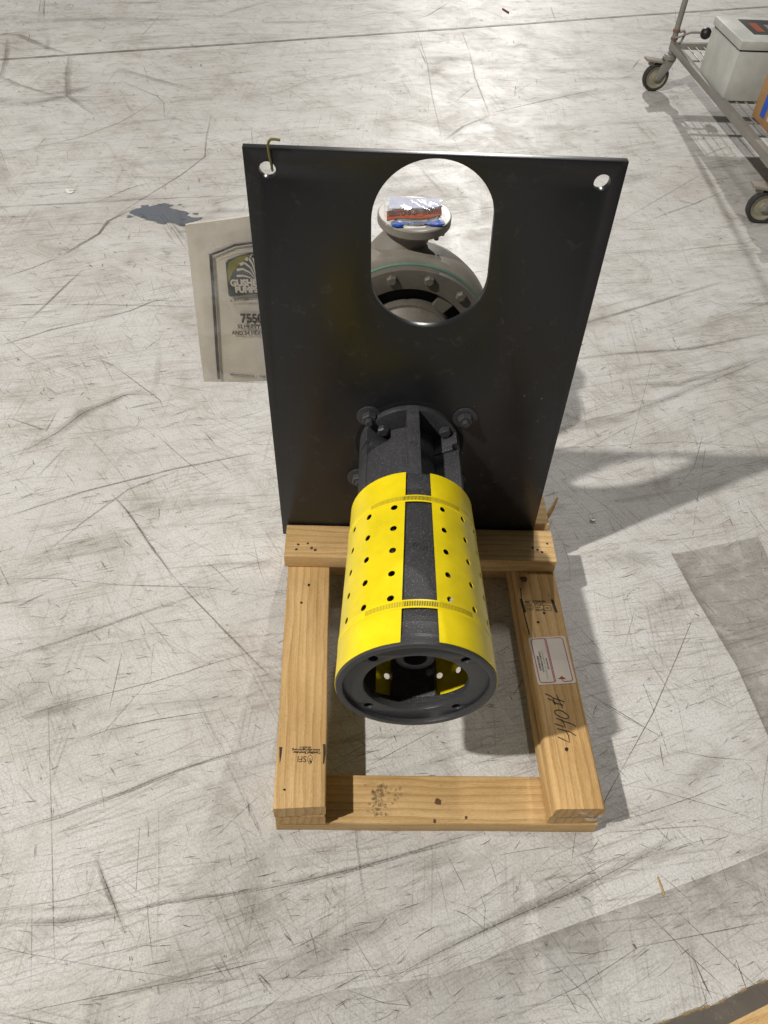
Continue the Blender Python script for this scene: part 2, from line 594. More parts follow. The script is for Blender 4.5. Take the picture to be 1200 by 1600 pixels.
MARKS = [
    ('l', 4.7, 0.85, [(-1644, 3682), (-1070, 3885), (-444, 4096), (235, 4336), (980, 4599), (1803, 4900), (2706, 5207)]),
    ('l', 3.3, 0.5, [(-1290, 2674), (-1045, 2864), (-920, 3029), (-814, 3275)]),
    ('l', 3.4, 0.5, [(-1017, 3485), (-823, 3327), (-779, 3257), (-745, 3082)]),
    ('l', 4.9, 0.5, [(-548, 3138), (-537, 2903), (-517, 2719), (-582, 2557), (-718, 2302), (-783, 2166)]),
    ('l', 8.6, 0.6, [(-711, 2268), (-783, 2166), (-796, 2073), (-888, 1916)]),
    ('l', 5.1, 0.4, [(-888, 1916), (-945, 1851), (-1044, 1766)]),
    ('l', 6.9, 0.4, [(-1192, 2238), (-860, 2300)]),
    ('l', 4.2, 0.35, [(-860, 2300), (-724, 2332), (-301, 2403)]),
    ('l', 4.7, 0.5, [(-860, 2300), (-766, 2416), (-692, 2475)]),
    ('w', 21.6, 0.35, [(-1759, 4048), (-1659, 4043), (-1467, 3878), (-1337, 3803)]),
    ('w', 18.2, 0.3, [(-1701, 3988), (-1625, 3720), (-1566, 3433)]),
    ('w', 16.9, 0.25, [(-1578, 3472), (-1463, 3383), (-1360, 3325), (-1223, 3243)]),
    ('w', 19.8, 0.28, [(-1337, 3803), (-1277, 3509), (-1213, 3282), (-1043, 3084)]),
    ('w', 26.7, 0.25, [(-1079, 3635), (-943, 3567), (-807, 3486), (-677, 3422)]),
    ('w', 28.2, 0.2, [(-1475, 3142), (-1323, 3195), (-1232, 3280), (-1128, 3447)]),
    ('l', 5.1, 0.6, [(-996, 1614), (-823, 1631)]),
    ('l', 3.6, 0.5, [(-823, 1631), (-575, 1639), (-394, 1643)]),
    ('l', 6.2, 0.5, [(-886, 1540), (-794, 1841)]),
    ('l', 4.9, 0.55, [(-931, 1407), (-806, 1494), (-685, 1552)]),
    ('l', 4.1, 0.5, [(-685, 1552), (-589, 1610), (-529, 1667), (-463, 1697)]),
    ('l', 5.4, 0.55, [(-635, 1357), (-576, 1323)]),
    ('l', 2.9, 0.55, [(-576, 1323), (-422, 1181), (-404, 1141)]),
    ('l', 5.3, 0.5, [(-505, 1142), (-420, 1173)]),
    ('l', 3.3, 0.6, [(-811, 1091), (-739, 1061), (-697, 1042), (-689, 1128)]),
    ('w', 20.4, 0.3, [(-740, 950), (-666, 1038), (-618, 1118), (-515, 1204), (-444, 1208)]),
    ('l', 2.6, 0.5, [(-783, 932), (-696, 968), (-631, 1002)]),
    ('l', 3.3, 0.5, [(-675, 864), (-629, 983)]),
    ('l', 4.2, 0.6, [(-719, 730), (-546, 824), (-340, 911), (-135, 980)]),
    ('l', 2.3, 0.5, [(-415, 1049), (-313, 942), (-228, 864)]),
    ('l', 3.2, 0.4, [(-606, 597), (-522, 726), (-438, 835), (-323, 907)]),
    ('l', 3.9, 0.7, [(-474, 818), (-423, 760), (-339, 642), (-282, 568)]),
    ('l', 3.1, 0.6, [(-282, 568), (-148, 424), (-42, 316)]),
    ('l', 1.8, 0.4, [(-613, 673), (-490, 721)]),
    ('l', 2.1, 0.5, [(-663, 550), (-538, 556), (-406, 540), (-206, 539), (-60, 514)]),
    ('l', 3.5, 0.9, [(-603, 478), (-556, 511)]),
    ('l', 4.7, 0.45, [(-599, 344), (-493, 388), (-359, 453), (-204, 525)]),
    ('l', 2.3, 0.5, [(-554, 202), (-442, 245), (-275, 298), (-48, 386)]),
    ('l', 3.0, 0.85, [(-348, 190), (-253, 214), (-137, 236)]),
    ('l', 1.5, 0.5, [(-294, 397), (-283, 305), (-348, 190), (-418, 153)]),
    ('l', 4.8, 0.5, [(-488, -9), (-385, 26), (-280, 71), (-170, 121), (-89, 148), (-23, 175)]),
    ('l', 2.1, 0.8, [(-246, 3), (-231, -101)]),
    ('l', 5.5, 0.6, [(-310, -51), (-276, -106), (-235, -170)]),
    ('l', 7.4, 0.45, [(-442, -154), (-339, -151), (-258, -139)]),
    ('l', 5.2, 0.45, [(-258, -139), (-176, -121), (-91, -110), (-6, -95)]),
    ('l', 2.0, 0.5, [(-401, -286), (-261, -259), (-116, -234), (3, -207)]),
    ('l', 1.5, 0.4, [(-218, -230), (-208, -150), (-194, -80)]),
    ('l', 1.7, 0.4, [(-473, 244), (-399, -5), (-340, -207)]),
    ('l', 3.0, 0.35, [(-403, -111), (-367, -243)]),
    ('l', 2.2, 0.35, [(-147, 416), (-52, 426)]),
    ('l', 2.0, 0.5, [(-354, 364), (-351, 232)]),
    ('l', 6.6, 0.45, [(-27, -102), (59, -83), (136, -65), (250, -34), (375, 0)]),
    ('w', 9.9, 0.35, [(191, -239), (276, -198), (365, -161), (445, -129), (528, -100), (655, -43), (736, -3)]),
    ('l', 1.8, 0.75, [(359, -104), (366, -129), (359, -174)]),
    ('l', 1.1, 0.5, [(292, -114), (346, -129), (396, -169), (426, -190)]),
    ('l', 1.1, 0.4, [(445, -44), (427, -98), (390, -127)]),
    ('l', 2.1, 0.7, [(135, -251), (191, -268), (231, -272)]),
    ('l', 1.6, 0.6, [(47, -235), (181, -221), (202, -212)]),
    ('l', 3.0, 0.5, [(135, -251), (190, -296)]),
    ('l', 1.3, 0.4, [(127, -155), (170, -216), (191, -239)]),
    ('l', 1.4, 0.4, [(274, -12), (293, -88), (307, -179)]),
    ('l', 2.3, 0.4, [(297, -23), (329, -88), (336, -109)]),
    ('l', 2.2, 0.6, [(611, 294), (693, 233), (752, 189)]),
    ('l', 2.1, 0.6, [(617, 287), (686, 233), (750, 194)]),
    ('d', 3.9, 0.9, [(744, 310), (751, 255), (756, 185), (758, 151)]),
    ('l', 1.9, 0.6, [(911, 498), (748, 241), (617, 67), (576, 1)]),
    ('l', 2.2, 0.6, [(608, 366), (637, 359), (664, 356), (688, 365)]),
    ('l', 1.8, 0.4, [(758, 401), (807, 263), (797, 151)]),
    ('l', 1.9, 0.5, [(762, 164), (841, 148), (954, 140)]),
    ('l', 1.9, 0.5, [(607, 98), (721, 80), (913, 21)]),
    ('l', 2.2, 0.4, [(674, 1029), (837, 1045), (1021, 1068), (1270, 1052)]),
    ('l', 2.6, 0.5, [(1098, 1097), (1038, 968), (975, 894)]),
    ('l', 2.2, 0.4, [(727, 933), (723, 863), (805, 777)]),
    ('l', 2.2, 0.5, [(1041, 1446), (944, 1200), (879, 1037)]),
    ('d', 3.7, 0.8, [(1091, 1045), (1004, 827), (964, 719)]),
    ('w', 15.6, 0.2, [(820, 1139), (1054, 1262), (1412, 1465)]),
    ('w', 14.0, 0.22, [(912, 1315), (1089, 1323), (1418, 1482)]),
    ('w', 10.3, 0.3, [(736, 1414), (924, 1463), (1178, 1503), (1460, 1604)]),
    ('w', 8.8, 0.3, [(739, 1564), (1066, 1727), (1404, 1905)]),
    ('l', 3.0, 0.5, [(803, -97), (800, -31)]),
    ('l', 2.6, 0.9, [(709, -207), (716, -240), (723, -264)]),
    ('l', 2.7, 0.9, [(780, -207), (782, -228), (784, -249)]),
    ('l', 1.7, 0.6, [(645, -134), (709, -207), (754, -253)]),
    ('l', 1.5, 0.5, [(793, -128), (825, -235)]),
    ('l', 2.6, 0.4, [(448, -188), (521, -262), (540, -297)]),
    ('l', 2.4, 0.4, [(490, -198), (517, -226), (545, -297)]),
    ('l', 2.0, 0.4, [(643, -188), (658, -297)]),
    ('l', 1.5, 0.55, [(393, -288), (502, -248), (621, -188), (855, -148)]),
    ('l', 1.7, 0.5, [(415, -109), (492, -44), (606, 1), (789, 14), (901, -14)]),
    ('l', 3.0, 0.3, [(714, 2), (693, -32)]),
    ('l', 2.3, 0.35, [(844, 14), (796, -42)]),
    ('l', 7.7, 0.5, [(489, 2987), (586, 3140), (715, 3268)]),
    ('l', 5.4, 0.55, [(422, 4137), (447, 3920), (495, 3890)]),
    ('l', 6.0, 0.45, [(691, 4124), (689, 3753), (716, 3276)]),
    ('l', 4.1, 0.4, [(425, 4374), (456, 3903), (458, 3476), (476, 3006)]),
    ('l', 4.2, 0.4, [(676, 4432), (691, 4124)]),
    ('l', 5.8, 0.5, [(734, 3308), (1037, 3503), (1323, 3676)]),
    ('l', 3.9, 0.4, [(222, 2986), (361, 2961), (471, 2913)]),
    ('l', 3.9, 0.5, [(561, 3410), (672, 3623)]),
    ('l', 7.4, 0.5, [(933, 4207), (996, 4287)]),
    ('l', 7.7, 0.5, [(430, 4619), (502, 4711), (630, 4951)]),
    ('l', 5.1, 0.5, [(1265, 4990), (1254, 4721)]),
    ('l', 5.1, 0.6, [(1534, 3949), (1624, 4131)]),
    ('l', 2.9, 0.4, [(-279, 2431), (-435, 2315)]),
    ('l', 3.8, 0.5, [(18, 4556), (315, 4790)]),
    ('l', 3.1, 0.4, [(-314, 3386), (-87, 3657), (198, 3869)]),
    ('l', 2.2, 0.5, [(68, 590), (141, 498)]),
    ('l', 2.7, 0.6, [(82, 334), (156, 358)]),
    ('l', 1.8, 0.5, [(85, 267), (163, 191)]),
    ('l', 2.5, 0.3, [(208, 212), (213, 119)]),
    ('l', 2.5, 0.3, [(246, 206), (256, 119)]),
    ('l', 1.6, 0.4, [(145, 112), (324, 214)]),
    ('l', 1.6, 0.4, [(219, 113), (370, 153)]),
    ('l', 2.8, 0.5, [(449, 479), (516, 389)]),
    ('l', 2.2, 0.5, [(435, 411), (454, 332)]),
    ('d', 6.0, 0.7, [(684, 546), (700, 538), (721, 529)]),
    ('d', 6.2, 0.7, [(755, 530), (770, 548), (796, 562)]),
    ('l', 4.9, 0.5, [(1633, 2936), (1774, 3048)]),
    ('l', 5.3, 0.4, [(1230, 2323), (1446, 2469), (1633, 2611)]),
    ('l', 6.4, 0.3, [(1209, 2085), (1614, 2192)]),
    ('l', 3.7, 0.3, [(1128, 2315), (1583, 2764)]),
    ('l', 3.7, 0.3, [(1280, 2827), (1540, 2808), (1812, 2785)]),
]

mb = MB()
strength = []
zc = [0.25]


def add_soft(pts, wd, a, jit=0.0):
    """broad smudge fading out at its sides and ends"""
    P = [Vector(p) for p in pts]
    Q = []
    for i in range(len(P) - 1):
        k = max(2, min(14, int((P[i + 1] - P[i]).length / 40)))
        for j in range(k): Q.append(P[i].lerp(P[i + 1], j / k) + Vector((random.uniform(-1, 1), random.uniform(-1, 1))) * jit)
    Q.append(P[-1])
    zc[0] += 0.0004
    n = len(Q); vs = []; st = []
    for i, p in enumerate(Q):
        d = (Q[min(i + 1, n - 1)] - Q[max(i - 1, 0)]).normalized()
        ww = wd * random.uniform(0.75, 1.25)
        nn = Vector((-d.y, d.x)) * ww / 2
        aa = a * random.uniform(0.6, 1.3) * min(1.0, 2.5 * min(i, n - 1 - i) / n + 0.15)
        for f_, s_ in ((1, 0), (0.45, 0.8), (0, 1), (-0.45, 0.8), (-1, 0)):
            vs.append((p.x + nn.x * f_, p.y + nn.y * f_, zc[0])); st.append(aa * s_)
    mb.add(vs, [(5 * i + k + 1, 5 * i + k + 6, 5 * i + k + 5, 5 * i + k) for i in range(n - 1) for k in range(4)])
    strength.extend(st)


def add_mark(pts, wd, a, taper=True, jit=0.0):
    P = [Vector((p[0], p[1])) for p in pts]
    # resample with a little wander
    Q = []
    for i in range(len(P) - 1):
        d = (P[i + 1] - P[i]).length
        k = max(1, min(12, int(d / 60)))
        for j in range(k):
            Q.append(P[i].lerp(P[i + 1], j / k) + Vector((random.uniform(-1, 1), random.uniform(-1, 1))) * jit * (0 if (i == 0 and j == 0) else 1))
    Q.append(P[-1])
    zc[0] += 0.0004
    z = zc[0]
    n = len(Q)
    vs, st = [], []
    for i, p in enumerate(Q):
        d = (Q[min(i + 1, n - 1)] - Q[max(i - 1, 0)])
        if d.length < 1e-6: d = Vector((1, 0))
        d.normalize()
        ww = wd * random.uniform(0.55, 1.25)
        if taper and i in (0, n - 1): ww *= 0.3
        nn = Vector((-d.y, d.x)) * ww / 2
        vs += [(p.x + nn.x, p.y + nn.y, z), (p.x - nn.x, p.y - nn.y, z)]
        aa = a * random.uniform(0.55, 1.25)
        st += [aa, aa]
    base = len(mb.v)
    mb.add(vs, [(2 * i + 1, 2 * i + 3, 2 * i + 2, 2 * i) for i in range(n - 1)])
    strength.extend(st)


for kind, wd, a, pts in MARKS:
    if kind == 'd':
        P = [Vector(p) for p in pts]
        for i in range(len(P) - 1):
            for j in range(4):
                t0 = j / 4
                add_mark([P[i].lerp(P[i + 1], t0), P[i].lerp(P[i + 1], t0 + random.uniform(0.12, 0.24))], wd, a)
    elif kind == 'w':
        add_soft(pts, wd * 2.0, a * 1.1, jit=wd * 0.12)
        for j in range(3):
            o = random.uniform(-0.4, 0.4) * wd
            add_mark([(x + o, y + o) for x, y in pts], wd * 0.12, a * 0.8, jit=wd * 0.08)
    elif wd > 3:
        add_soft(pts, wd * 1.9, a * 0.75, jit=wd * 0.25)
        add_mark(pts, wd * 0.35, a * 0.8, jit=wd * 0.25)
        add_mark([(x + wd * 0.5, y - wd * 0.6) for x, y in pts], wd * 0.25, a * 0.6, jit=wd * 0.3)
    else:
        add_mark(pts, wd, a, jit=wd * 0.25)


def in_view(x, y):
    hw = 640 + (y + 300) * 0.36
    return abs(x - (200 + (y + 300) * 0.045)) < hw


cnt = 0
while cnt < 8500:
    t = random.random() ** 1.7
    y = -420 + t * 5600
    x = random.uniform(-2200, 2900)
    if not in_view(x, y): continue
    far = 1 + (y + 400) / 2200
    r = random.random()
    if r < 0.62: ang = random.gauss(0.26, 0.22)
    elif r < 0.85: ang = random.gauss(-0.9, 0.35)
    else: ang = random.uniform(0, pi)
    L = (random.paretovariate(1.5) * 13) * (1 + 0.45 * (far - 1))
    L = min(L, 420)
    cv = random.gauss(0, 0.12)
    p0 = Vector((x, y)); d = Vector((cos(ang), sin(ang)))
    nn = Vector((-d.y, d.x))
    pts = [p0 + d * L * (k / 3 - 0.5) + nn * cv * L * ((k / 3 - 0.5) ** 2) for k in range(4)]
    add_mark(pts, random.uniform(0.5, 1.25) * far ** 0.8, random.uniform(0.18, 0.85) * (1.25 if L < 60 else 0.9))
    cnt += 1
# bundles of parallel tyre and pallet scrapes
for k in range(120):
    y = -350 + random.random() ** 1.4 * 5000
    x = random.uniform(-2000, 2700)
    if not in_view(x, y): continue
    ang = random.gauss(0.27, 0.15) if random.random() < 0.75 else random.gauss(-1.1, 0.2)
    d = Vector((cos(ang), sin(ang))); nn = Vector((-d.y, d.x))
    L = random.uniform(60, 300) * (1 + y / 4000)
    for j in range(random.randint(5, 16)):
        o = Vector((x, y)) + nn * random.gauss(0, 14) + d * random.gauss(0, L * 0.2)
        add_mark([o, o + d * L * random.uniform(0.2, 0.8) + nn * random.gauss(0, 3)], random.uniform(0.6, 2.2) * (1 + y / 3500), random.uniform(0.15, 0.5))
# broad rubber smears
for k in range(150):
    y = -400 + random.random() ** 1.5 * 5200
    x = random.uniform(-2200, 2900)
    if not in_view(x, y): continue
    ang = random.gauss(0.28, 0.2) if random.random() < 0.8 else random.gauss(-1.0, 0.3)
    L = random.uniform(60, 420) * (1 + y / 4000)
    d = Vector((cos(ang), sin(ang))); nn = Vector((-d.y, d.x)); p0 = Vector((x, y)); cv = random.gauss(0, 0.15)
    add_soft([p0 + d * L * (q_ / 4 - 0.5) + nn * cv * L * (q_ / 4 - 0.5) ** 2 for q_ in range(5)], random.uniform(8, 55) * (1 + y / 5000), random.uniform(0.08, 0.26))
# short dark gouges and specks
for k in range(620):
    y = -420 + random.random() ** 1.8 * 5200
    x = random.uniform(-2200, 2900)
    if not in_view(x, y): continue
    ang = random.gauss(-0.9, 0.5)
    L = random.uniform(2, 9) * (1 + y / 2600)
    add_mark([(x, y), (x + cos(ang) * L, y + sin(ang) * L)], random.uniform(1.2, 2.8) * (1 + y / 3500), random.uniform(0.6, 1.0), taper=False)
# the control joint sawn across the floor
for k_ in range(3):
    add_mark(MARKS[0][3], 8, 1.0, taper=False, jit=1.5)
sc = obj('floor_scratches', mb, SCUFF, weld=False, origin=(0, 0, 0))
at = sc.data.attributes.new('strength', 'FLOAT', 'POINT')
at.data.foreach_set('value', strength)
tag(sc, 'dark scuffs, gouges and hairline scratches across the whole floor', kind='stuff')


def shaded_sheet(name, rows, z, mat_, label, kind='structure'):
    """rows = list of polylines of equal length with a strength each"""
    m_ = MB(); st = []
    for pts, a in rows:
        m_.v += [Vector((p[0], p[1], z)) for p in pts]
        st += list(a) if isinstance(a, (list, tuple)) else [a] * len(pts)
    n_ = len(rows[0][0])
    for r_ in range(len(rows) - 1):
        for i in range(n_ - 1):
            m_.f.append((r_ * n_ + i, r_ * n_ + i + 1, (r_ + 1) * n_ + i + 1, (r_ + 1) * n_ + i)); m_.sm.append(False)
    o = obj(name, m_, mat_, weld=False, origin=(0, 0, 0))
    a_ = o.data.attributes.new('strength', 'FLOAT', 'POINT')
    a_.data.foreach_set('value', st)
    return tag(o, label, kind=kind)


EDGE = [(-386, -335), (-165, -295), (-10, -272), (119, -251), (181, -244), (285, -230), (355, -209), (405, -190), (484, -164), (638, -116), (738, -84), (775, -73), (895, -31), (1100, 40)]
off = lambda dx, dy: [(x + dx, y + dy) for x, y in EDGE]
EF = [0.15, 0.25, 0.35, 0.4, 0.45, 0.55, 0.7, 0.8, 0.9, 1, 1, 1, 1, 1]
shaded_sheet('worn_floor_strip', [(EDGE, [0.48 * e for e in EF]), (off(1, -4), [0.36 * e for e in EF]), (off(4, -22), [0.26 * e for e in EF]), (off(14, -55), [0.19 * e for e in EF]), (off(26, -95), [0.10 * e for e in EF]), (off(40, -220), 0.0)], 1.6, DIRT,
             'dirtier grey floor coating beyond a curved edge at the bottom')
mb = MB()
LN = [(560, -318), (627, -297), (690, -279), (727, -271), (790, -246), (823, -237), (900, -212), (1000, -180)]
mb.add([(x, y, 2.1) for x, y in LN] + [(x + 25, y - 90, 2.1) for x, y in LN], [(i, 8 + i, 9 + i, i + 1) for i in range(7)])
ln = obj('dark_floor_line', mb, LINEM, weld=False)
tag(ln, 'dark painted line on the floor under the loose plank at the bottom right', kind='structure')
mb = MB()
for q in stroke(LN, 5): mb.add([(a, c, 2.3) for a, c in q], [(0, 1, 2, 3)])
obj('paint_edge', mb, OCHRE, ln, weld=False)
RECT = [(896, 668), (1132, 725)]
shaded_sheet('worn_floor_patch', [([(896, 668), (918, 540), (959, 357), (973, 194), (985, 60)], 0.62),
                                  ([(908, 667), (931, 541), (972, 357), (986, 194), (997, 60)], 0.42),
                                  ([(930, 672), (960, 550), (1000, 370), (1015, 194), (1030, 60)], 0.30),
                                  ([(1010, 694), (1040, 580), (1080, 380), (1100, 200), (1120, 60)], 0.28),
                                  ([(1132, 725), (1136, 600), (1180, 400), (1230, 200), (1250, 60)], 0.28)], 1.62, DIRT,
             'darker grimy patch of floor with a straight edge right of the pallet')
CHIP = [(-724, 2234), (-703, 2264), (-685, 2270), (-692, 2286), (-669, 2293), (-659, 2280), (-635, 2299), (-602, 2313), (-584, 2295), (-588, 2278), (-550, 2264), (-529, 2258), (-505, 2244), (-517, 2227), (-491, 2213), (-452, 2213), (-468, 2191), (-500, 2172), (-501, 2149), (-515, 2145), (-545, 2164), (-569, 2172), (-583, 2154), (-606, 2160), (-628, 2178), (-657, 2187), (-683, 2205), (-705, 2215)]
def soft_blob(poly, z, mb_, st_, rim=0.5):
    o_ = len(mb_.v)
    mb_.v += [Vector((x, y, z)) for x, y in poly]
    st_ += [rim] * len(poly)
    mb_.f.append(tuple(range(o_, o_ + len(poly)))); mb_.sm.append(False)


random.seed(21)
C2 = []
for i, p in enumerate(CHIP):
    q = CHIP[(i + 1) % len(CHIP)]
    for k in range(5):
        t = k / 5
        C2.append((p[0] + (q[0] - p[0]) * t + random.uniform(-2.5, 2.5) * (k > 0), p[1] + (q[1] - p[1]) * t + random.uniform(-3, 3) * (k > 0)))
mb = MB(); st_c = []
soft_blob(C2, 1.9, mb, st_c, 1.2)
for k in range(16):
    cx, cy = random.choice(CHIP); cx += random.gauss(0, 18); cy += random.gauss(0, 22); r = random.uniform(3, 12)
    soft_blob([(cx + r * 1.5 * random.uniform(.5, 1.3) * cos(t), cy + r * random.uniform(.5, 1.2) * sin(t)) for t in [k2 * pi / 5 for k2 in range(10)]], 1.95 + k * 0.001, mb, st_c, 0.75)
co = obj('chipped_floor_patch', mb, CHIPM, weld=False, origin=(0, 0, 0))
a_ = co.data.attributes.new('strength', 'FLOAT', 'POINT'); a_.data.foreach_set('value', st_c)
tag(co, 'jagged blue grey patch where the floor coating chipped off', kind='structure')

# ================================================================== the pallet
pal = thing('wooden_pallet', (280, 300, 0), 'small hand-nailed pallet of bare pine boards under the pump', 'pallet')


def board(x, y, ang, L, W, H, z, mt, rad=3.5, label=None, skew=0.0):
    """length along local x, width along local y"""
    prof = []
    for cx, cy, a0 in ((W - rad, rad, -90), (W - rad, H - rad, 0), (rad, H - rad, 90), (rad, rad, 180)):
        for k in range(4):
            t = radians(a0 + 30 * k)
            prof.append((cx + rad * cos(t), cy + rad * sin(t)))
    m_ = MB()
    n_ = len(prof)
    NS = 10
    for i in range(NS + 1):
        for a, b in prof:
            xx = L * i / NS
            if i == 0: xx += skew * (a / W)
            wob = 0.5 * sin(i * 1.3 + L)
            m_.v.append(Vector((xx, a + wob * (0 < i < NS), b)))
    for i in range(NS):
        for k in range(n_):
            m_.f.append((i * n_ + k, (i + 1) * n_ + k, (i + 1) * n_ + (k + 1) % n_, i * n_ + (k + 1) % n_)); m_.sm.append(True)
    m_.f.append(tuple(range(n_))); m_.sm.append(False)
    m_.f.append(tuple(NS * n_ + k for k in range(n_ - 1, -1, -1))); m_.sm.append(False)
    o = obj('board', m_, mt, pal, origin=(0, 0, 0), rot=((x, y, z), (0, 0, radians(ang))), angle=50)
    if label: o['label'] = label
    return o


b_front = board(-0.3, 0.3, 0, 578, 89, 38, 0, WOOD2, label='front bottom board with dirty shoe print')
b_backl = board(-12, 578, 0.0, 576, 89, 38, 0, WOOD)
r_ll = board(88, -2.0, 91.45, 716, 87, 36.4, 38.1, WOOD3, skew=2)
r_lu = board(89, 0, 91.37, 718, 89, 36.6, 77.4, WOOD, label='top left rail stamped with certification mark', skew=-3)
r_rl = board(570, 3, 91.05, 716, 86, 37.6, 38.1, WOOD, rad=8)
r_ru = board(574, 0, 91.05, 718, 89, 37.2, 76.8, WOOD3, rad=9, label='top right rail with shipping label and handwriting')
b_top = board(-18.7, 512.6, 0, 579, 88, 37.6, 114.4, WOOD2, label='upper cross board in front of the steel plate')
b_light_block = board(78, 690, 0, 396, 38, 75.5, 38.2, WOOD)  # unseen board, added to block low lamp light passing under the plate
b_top2 = board(-12, 618, 0, 572, 86, 37.6, 114.4, WOOD)


def dots(pts, z, parent, r=3.0, name='nail_hole', mt=HOLE):
    for x, y in pts:
        m_ = MB()
        n_ = 9
        m_.add([(x + r * random.uniform(0.65, 1.2) * cos(2 * pi * k / n_), y + r * random.uniform(0.65, 1.3) * sin(2 * pi * k / n_), z) for k in range(n_)], [tuple(range(n_))])
        obj(name, m_, mt, parent, weld=False)


dots([(35, 466), (22, 421)], 114.3, r_lu, 3.2)
dots([(60, 79), (17, 28)], 114.3, r_lu, 2.2)
dots([(525, 406), (509, 383), (522, 108)], 114.3, r_ru, 3.6)
dots([(547, 562), (513, 549), (523, 544), (9, 544), (29, 548), (6, 531), (532, 538)], 152.3, b_top, 3.0)
dots([(291, 39)], 38.3, b_front, 6.5, 'knot', KNOT)
dots([(340, 11), (283, 5)], 38.3, b_front, 3.5, 'knot', KNOT)
dots([(494, 494)], 114.3, r_ru, 9, 'knot', KNOT)
dots([(38, 536), (46, 530)], 152.3, b_top, 4, 'knot', KNOT)
# footprint of dots on the front board
mb = MB()
random.seed(5)
for (x, y, r) in [(196, 66, 4.2), (206, 64, 4), (214, 60, 3.6), (222, 64, 3.6), (200, 56, 3.4), (213, 51, 3.6), (223, 52, 3.8), (212, 43, 3.3), (218, 46, 2.5), (208, 36, 2.8), (186, 62, 5)] + [(random.gauss(180, 7), random.uniform(15, 70), random.uniform(1.5, 4)) for _ in range(60)]:
    mb.add([(x + r * random.uniform(0.6, 1.3) * cos(k * pi / 4), y + r * random.uniform(0.6, 1.3) * sin(k * pi / 4), 38.25) for k in range(8)], [tuple(range(8))])
fp = obj('dirty_shoe_print', mb, m_print('dirt_print', (0.16, 0.125, 0.085), 0.8, breakup=0.1, scale=150, lo=0.0, hi=0.28), b_front, weld=False)

# crack along the right rail
mb = MB()
for q in stroke([(483.5, 470), (481.5, 430), (483, 398), (485.5, 370), (486.5, 352)], 2.2): mb.add([(a, b, 114.25) for a, b in q], [(0, 1, 2, 3)])
obj('crack', mb, HOLE, r_ru, weld=False)

# certification stamp on the left rail (upside down to the viewer)
X, Y = Vector((-1, -0.0, 0)), Vector((0, -1, 0))
flat('stamp_bar', [[(2, 106), (7.5, 106), (7, 88), (5.5, 74), (3.5, 88)]], 114.32, STAMP, r_lu)
flat('stamp_bar', [[(79.5, 113), (84, 112), (85, 96), (83.5, 75), (81.2, 75), (80.5, 100)]], 114.32, STAMP, r_lu)
text('SFI', 16, (52, 89, 114.33), X, Y, STAMP, r_lu, 'stamp_lettering', 0.9, 0.10)
text('Certified Sourcing', 6.2, (76, 98.0, 114.33), X, Y, STAMP, r_lu, 'stamp_lettering', 1.05, 0.35)
text('www.sfiprogram.org', 6.0, (75, 102.8, 114.33), X, Y, STAMP, r_lu, 'stamp_lettering', 1.0, 0.3)
text('SFI-00014', 5.0, (59, 107.5, 114.33), X, Y, STAMP, r_lu, 'stamp_lettering', 1.05, 0.2)
leaf = [(58, 74.5), (54.2, 80), (53.6, 86), (56, 90), (59, 91), (61.6, 88), (62, 82), (60.5, 78)]
flat('stamp_emblem', stroke(leaf + [leaf[0]], 0.9) + stroke([(58, 78), (56.4, 82), (57.5, 86), (59.5, 84), (58, 80)], 0.8) + stroke([(58, 91), (57.5, 96)], 0.7), 114.33, STAMP, r_lu)
# mill stamp on the right rail
flat('stamp_bar', [[(477.5, 441), (483.5, 441), (488, 407), (482, 407)]], 114.32, STAMP, r_ru)
flat('stamp_bar', [[(543.5, 441), (549.5, 441), (554, 408), (548, 408)]], 114.32, STAMP, r_ru)
tx, ty = Vector((1, 0.03, 0)), Vector((-0.02, 1, 0))
text('307', 7.0, (488, 431, 114.33), tx, ty, STAMP, r_ru, 'stamp_lettering', 0.95, 0.3)
text('STINSON', 6.8, (505, 432.5, 114.33), tx, ty, STAMP, r_ru, 'stamp_lettering', 0.95, 0.3)
text('STUD', 8.5, (507, 424, 114.33), tx, ty, STAMP, r_ru, 'stamp_lettering', 0.85, 0.3)
text('S-P-F', 5, (508, 418, 114.33), tx, ty, STAMP, r_ru, 'stamp_lettering', 1.1, 0.2)
text('KD-HT', 6.2, (508, 411.5, 114.33), tx, ty, STAMP, r_ru, 'stamp_lettering', 1.0, 0.3)
ring_ = circ(496, 420.5, 8.2, 20)
flat('stamp_emblem', stroke(ring_ + [ring_[0]], 1.1) + stroke([(491, 422), (496, 425), (500, 420)], 1.4) + stroke([(492, 418), (500, 416)], 1.2), 114.33, STAMP, r_ru)
flat('stamp_emblem', stroke([(526, 412.5), (540, 412.5), (542, 415), (541, 424), (539, 426), (527, 426), (525.5, 424), (526, 412.5)], 1.1) + stroke([(530, 419), (537, 419)], 2.4), 114.33, STAMP, r_ru)
# handwriting
hw = []
for pl in ([(499, 220), (509, 215), (513, 211), (515, 197)], [(502, 210), (511, 206), (515, 197)], [(521, 218), (524, 205), (528, 190)], [(513, 211), (524, 207), (534, 203)], [(515, 201), (530, 196)],
           [(528, 183), (520, 186), (513, 185), (511, 182), (513, 177), (522, 171), (531, 168), (536, 170), (536, 175), (531, 180), (527, 183)],
           [(512, 169), (521, 166), (528, 162), (538, 159), (547, 153)], [(521, 166), (525, 160), (527, 151), (519, 154), (508, 158)],
           [(511, 148), (526, 144), (535, 141), (544, 134)], [(526, 144), (530, 134), (529, 121), (520, 126), (509, 132)]):
    hw += stroke(pl, 2.1)
flat('handwriting', hw, 114.34, PEN, r_ru)['label'] = 'number 440 handwritten in brown marker'
# shipping label
lo, lx, ly = Vector((482.5, 344.5, 114.42)), Vector((75.7, 6.3, 0)), Vector((5.6, -107, 0))
LX, LY = lx.normalized(), ly.normalized()


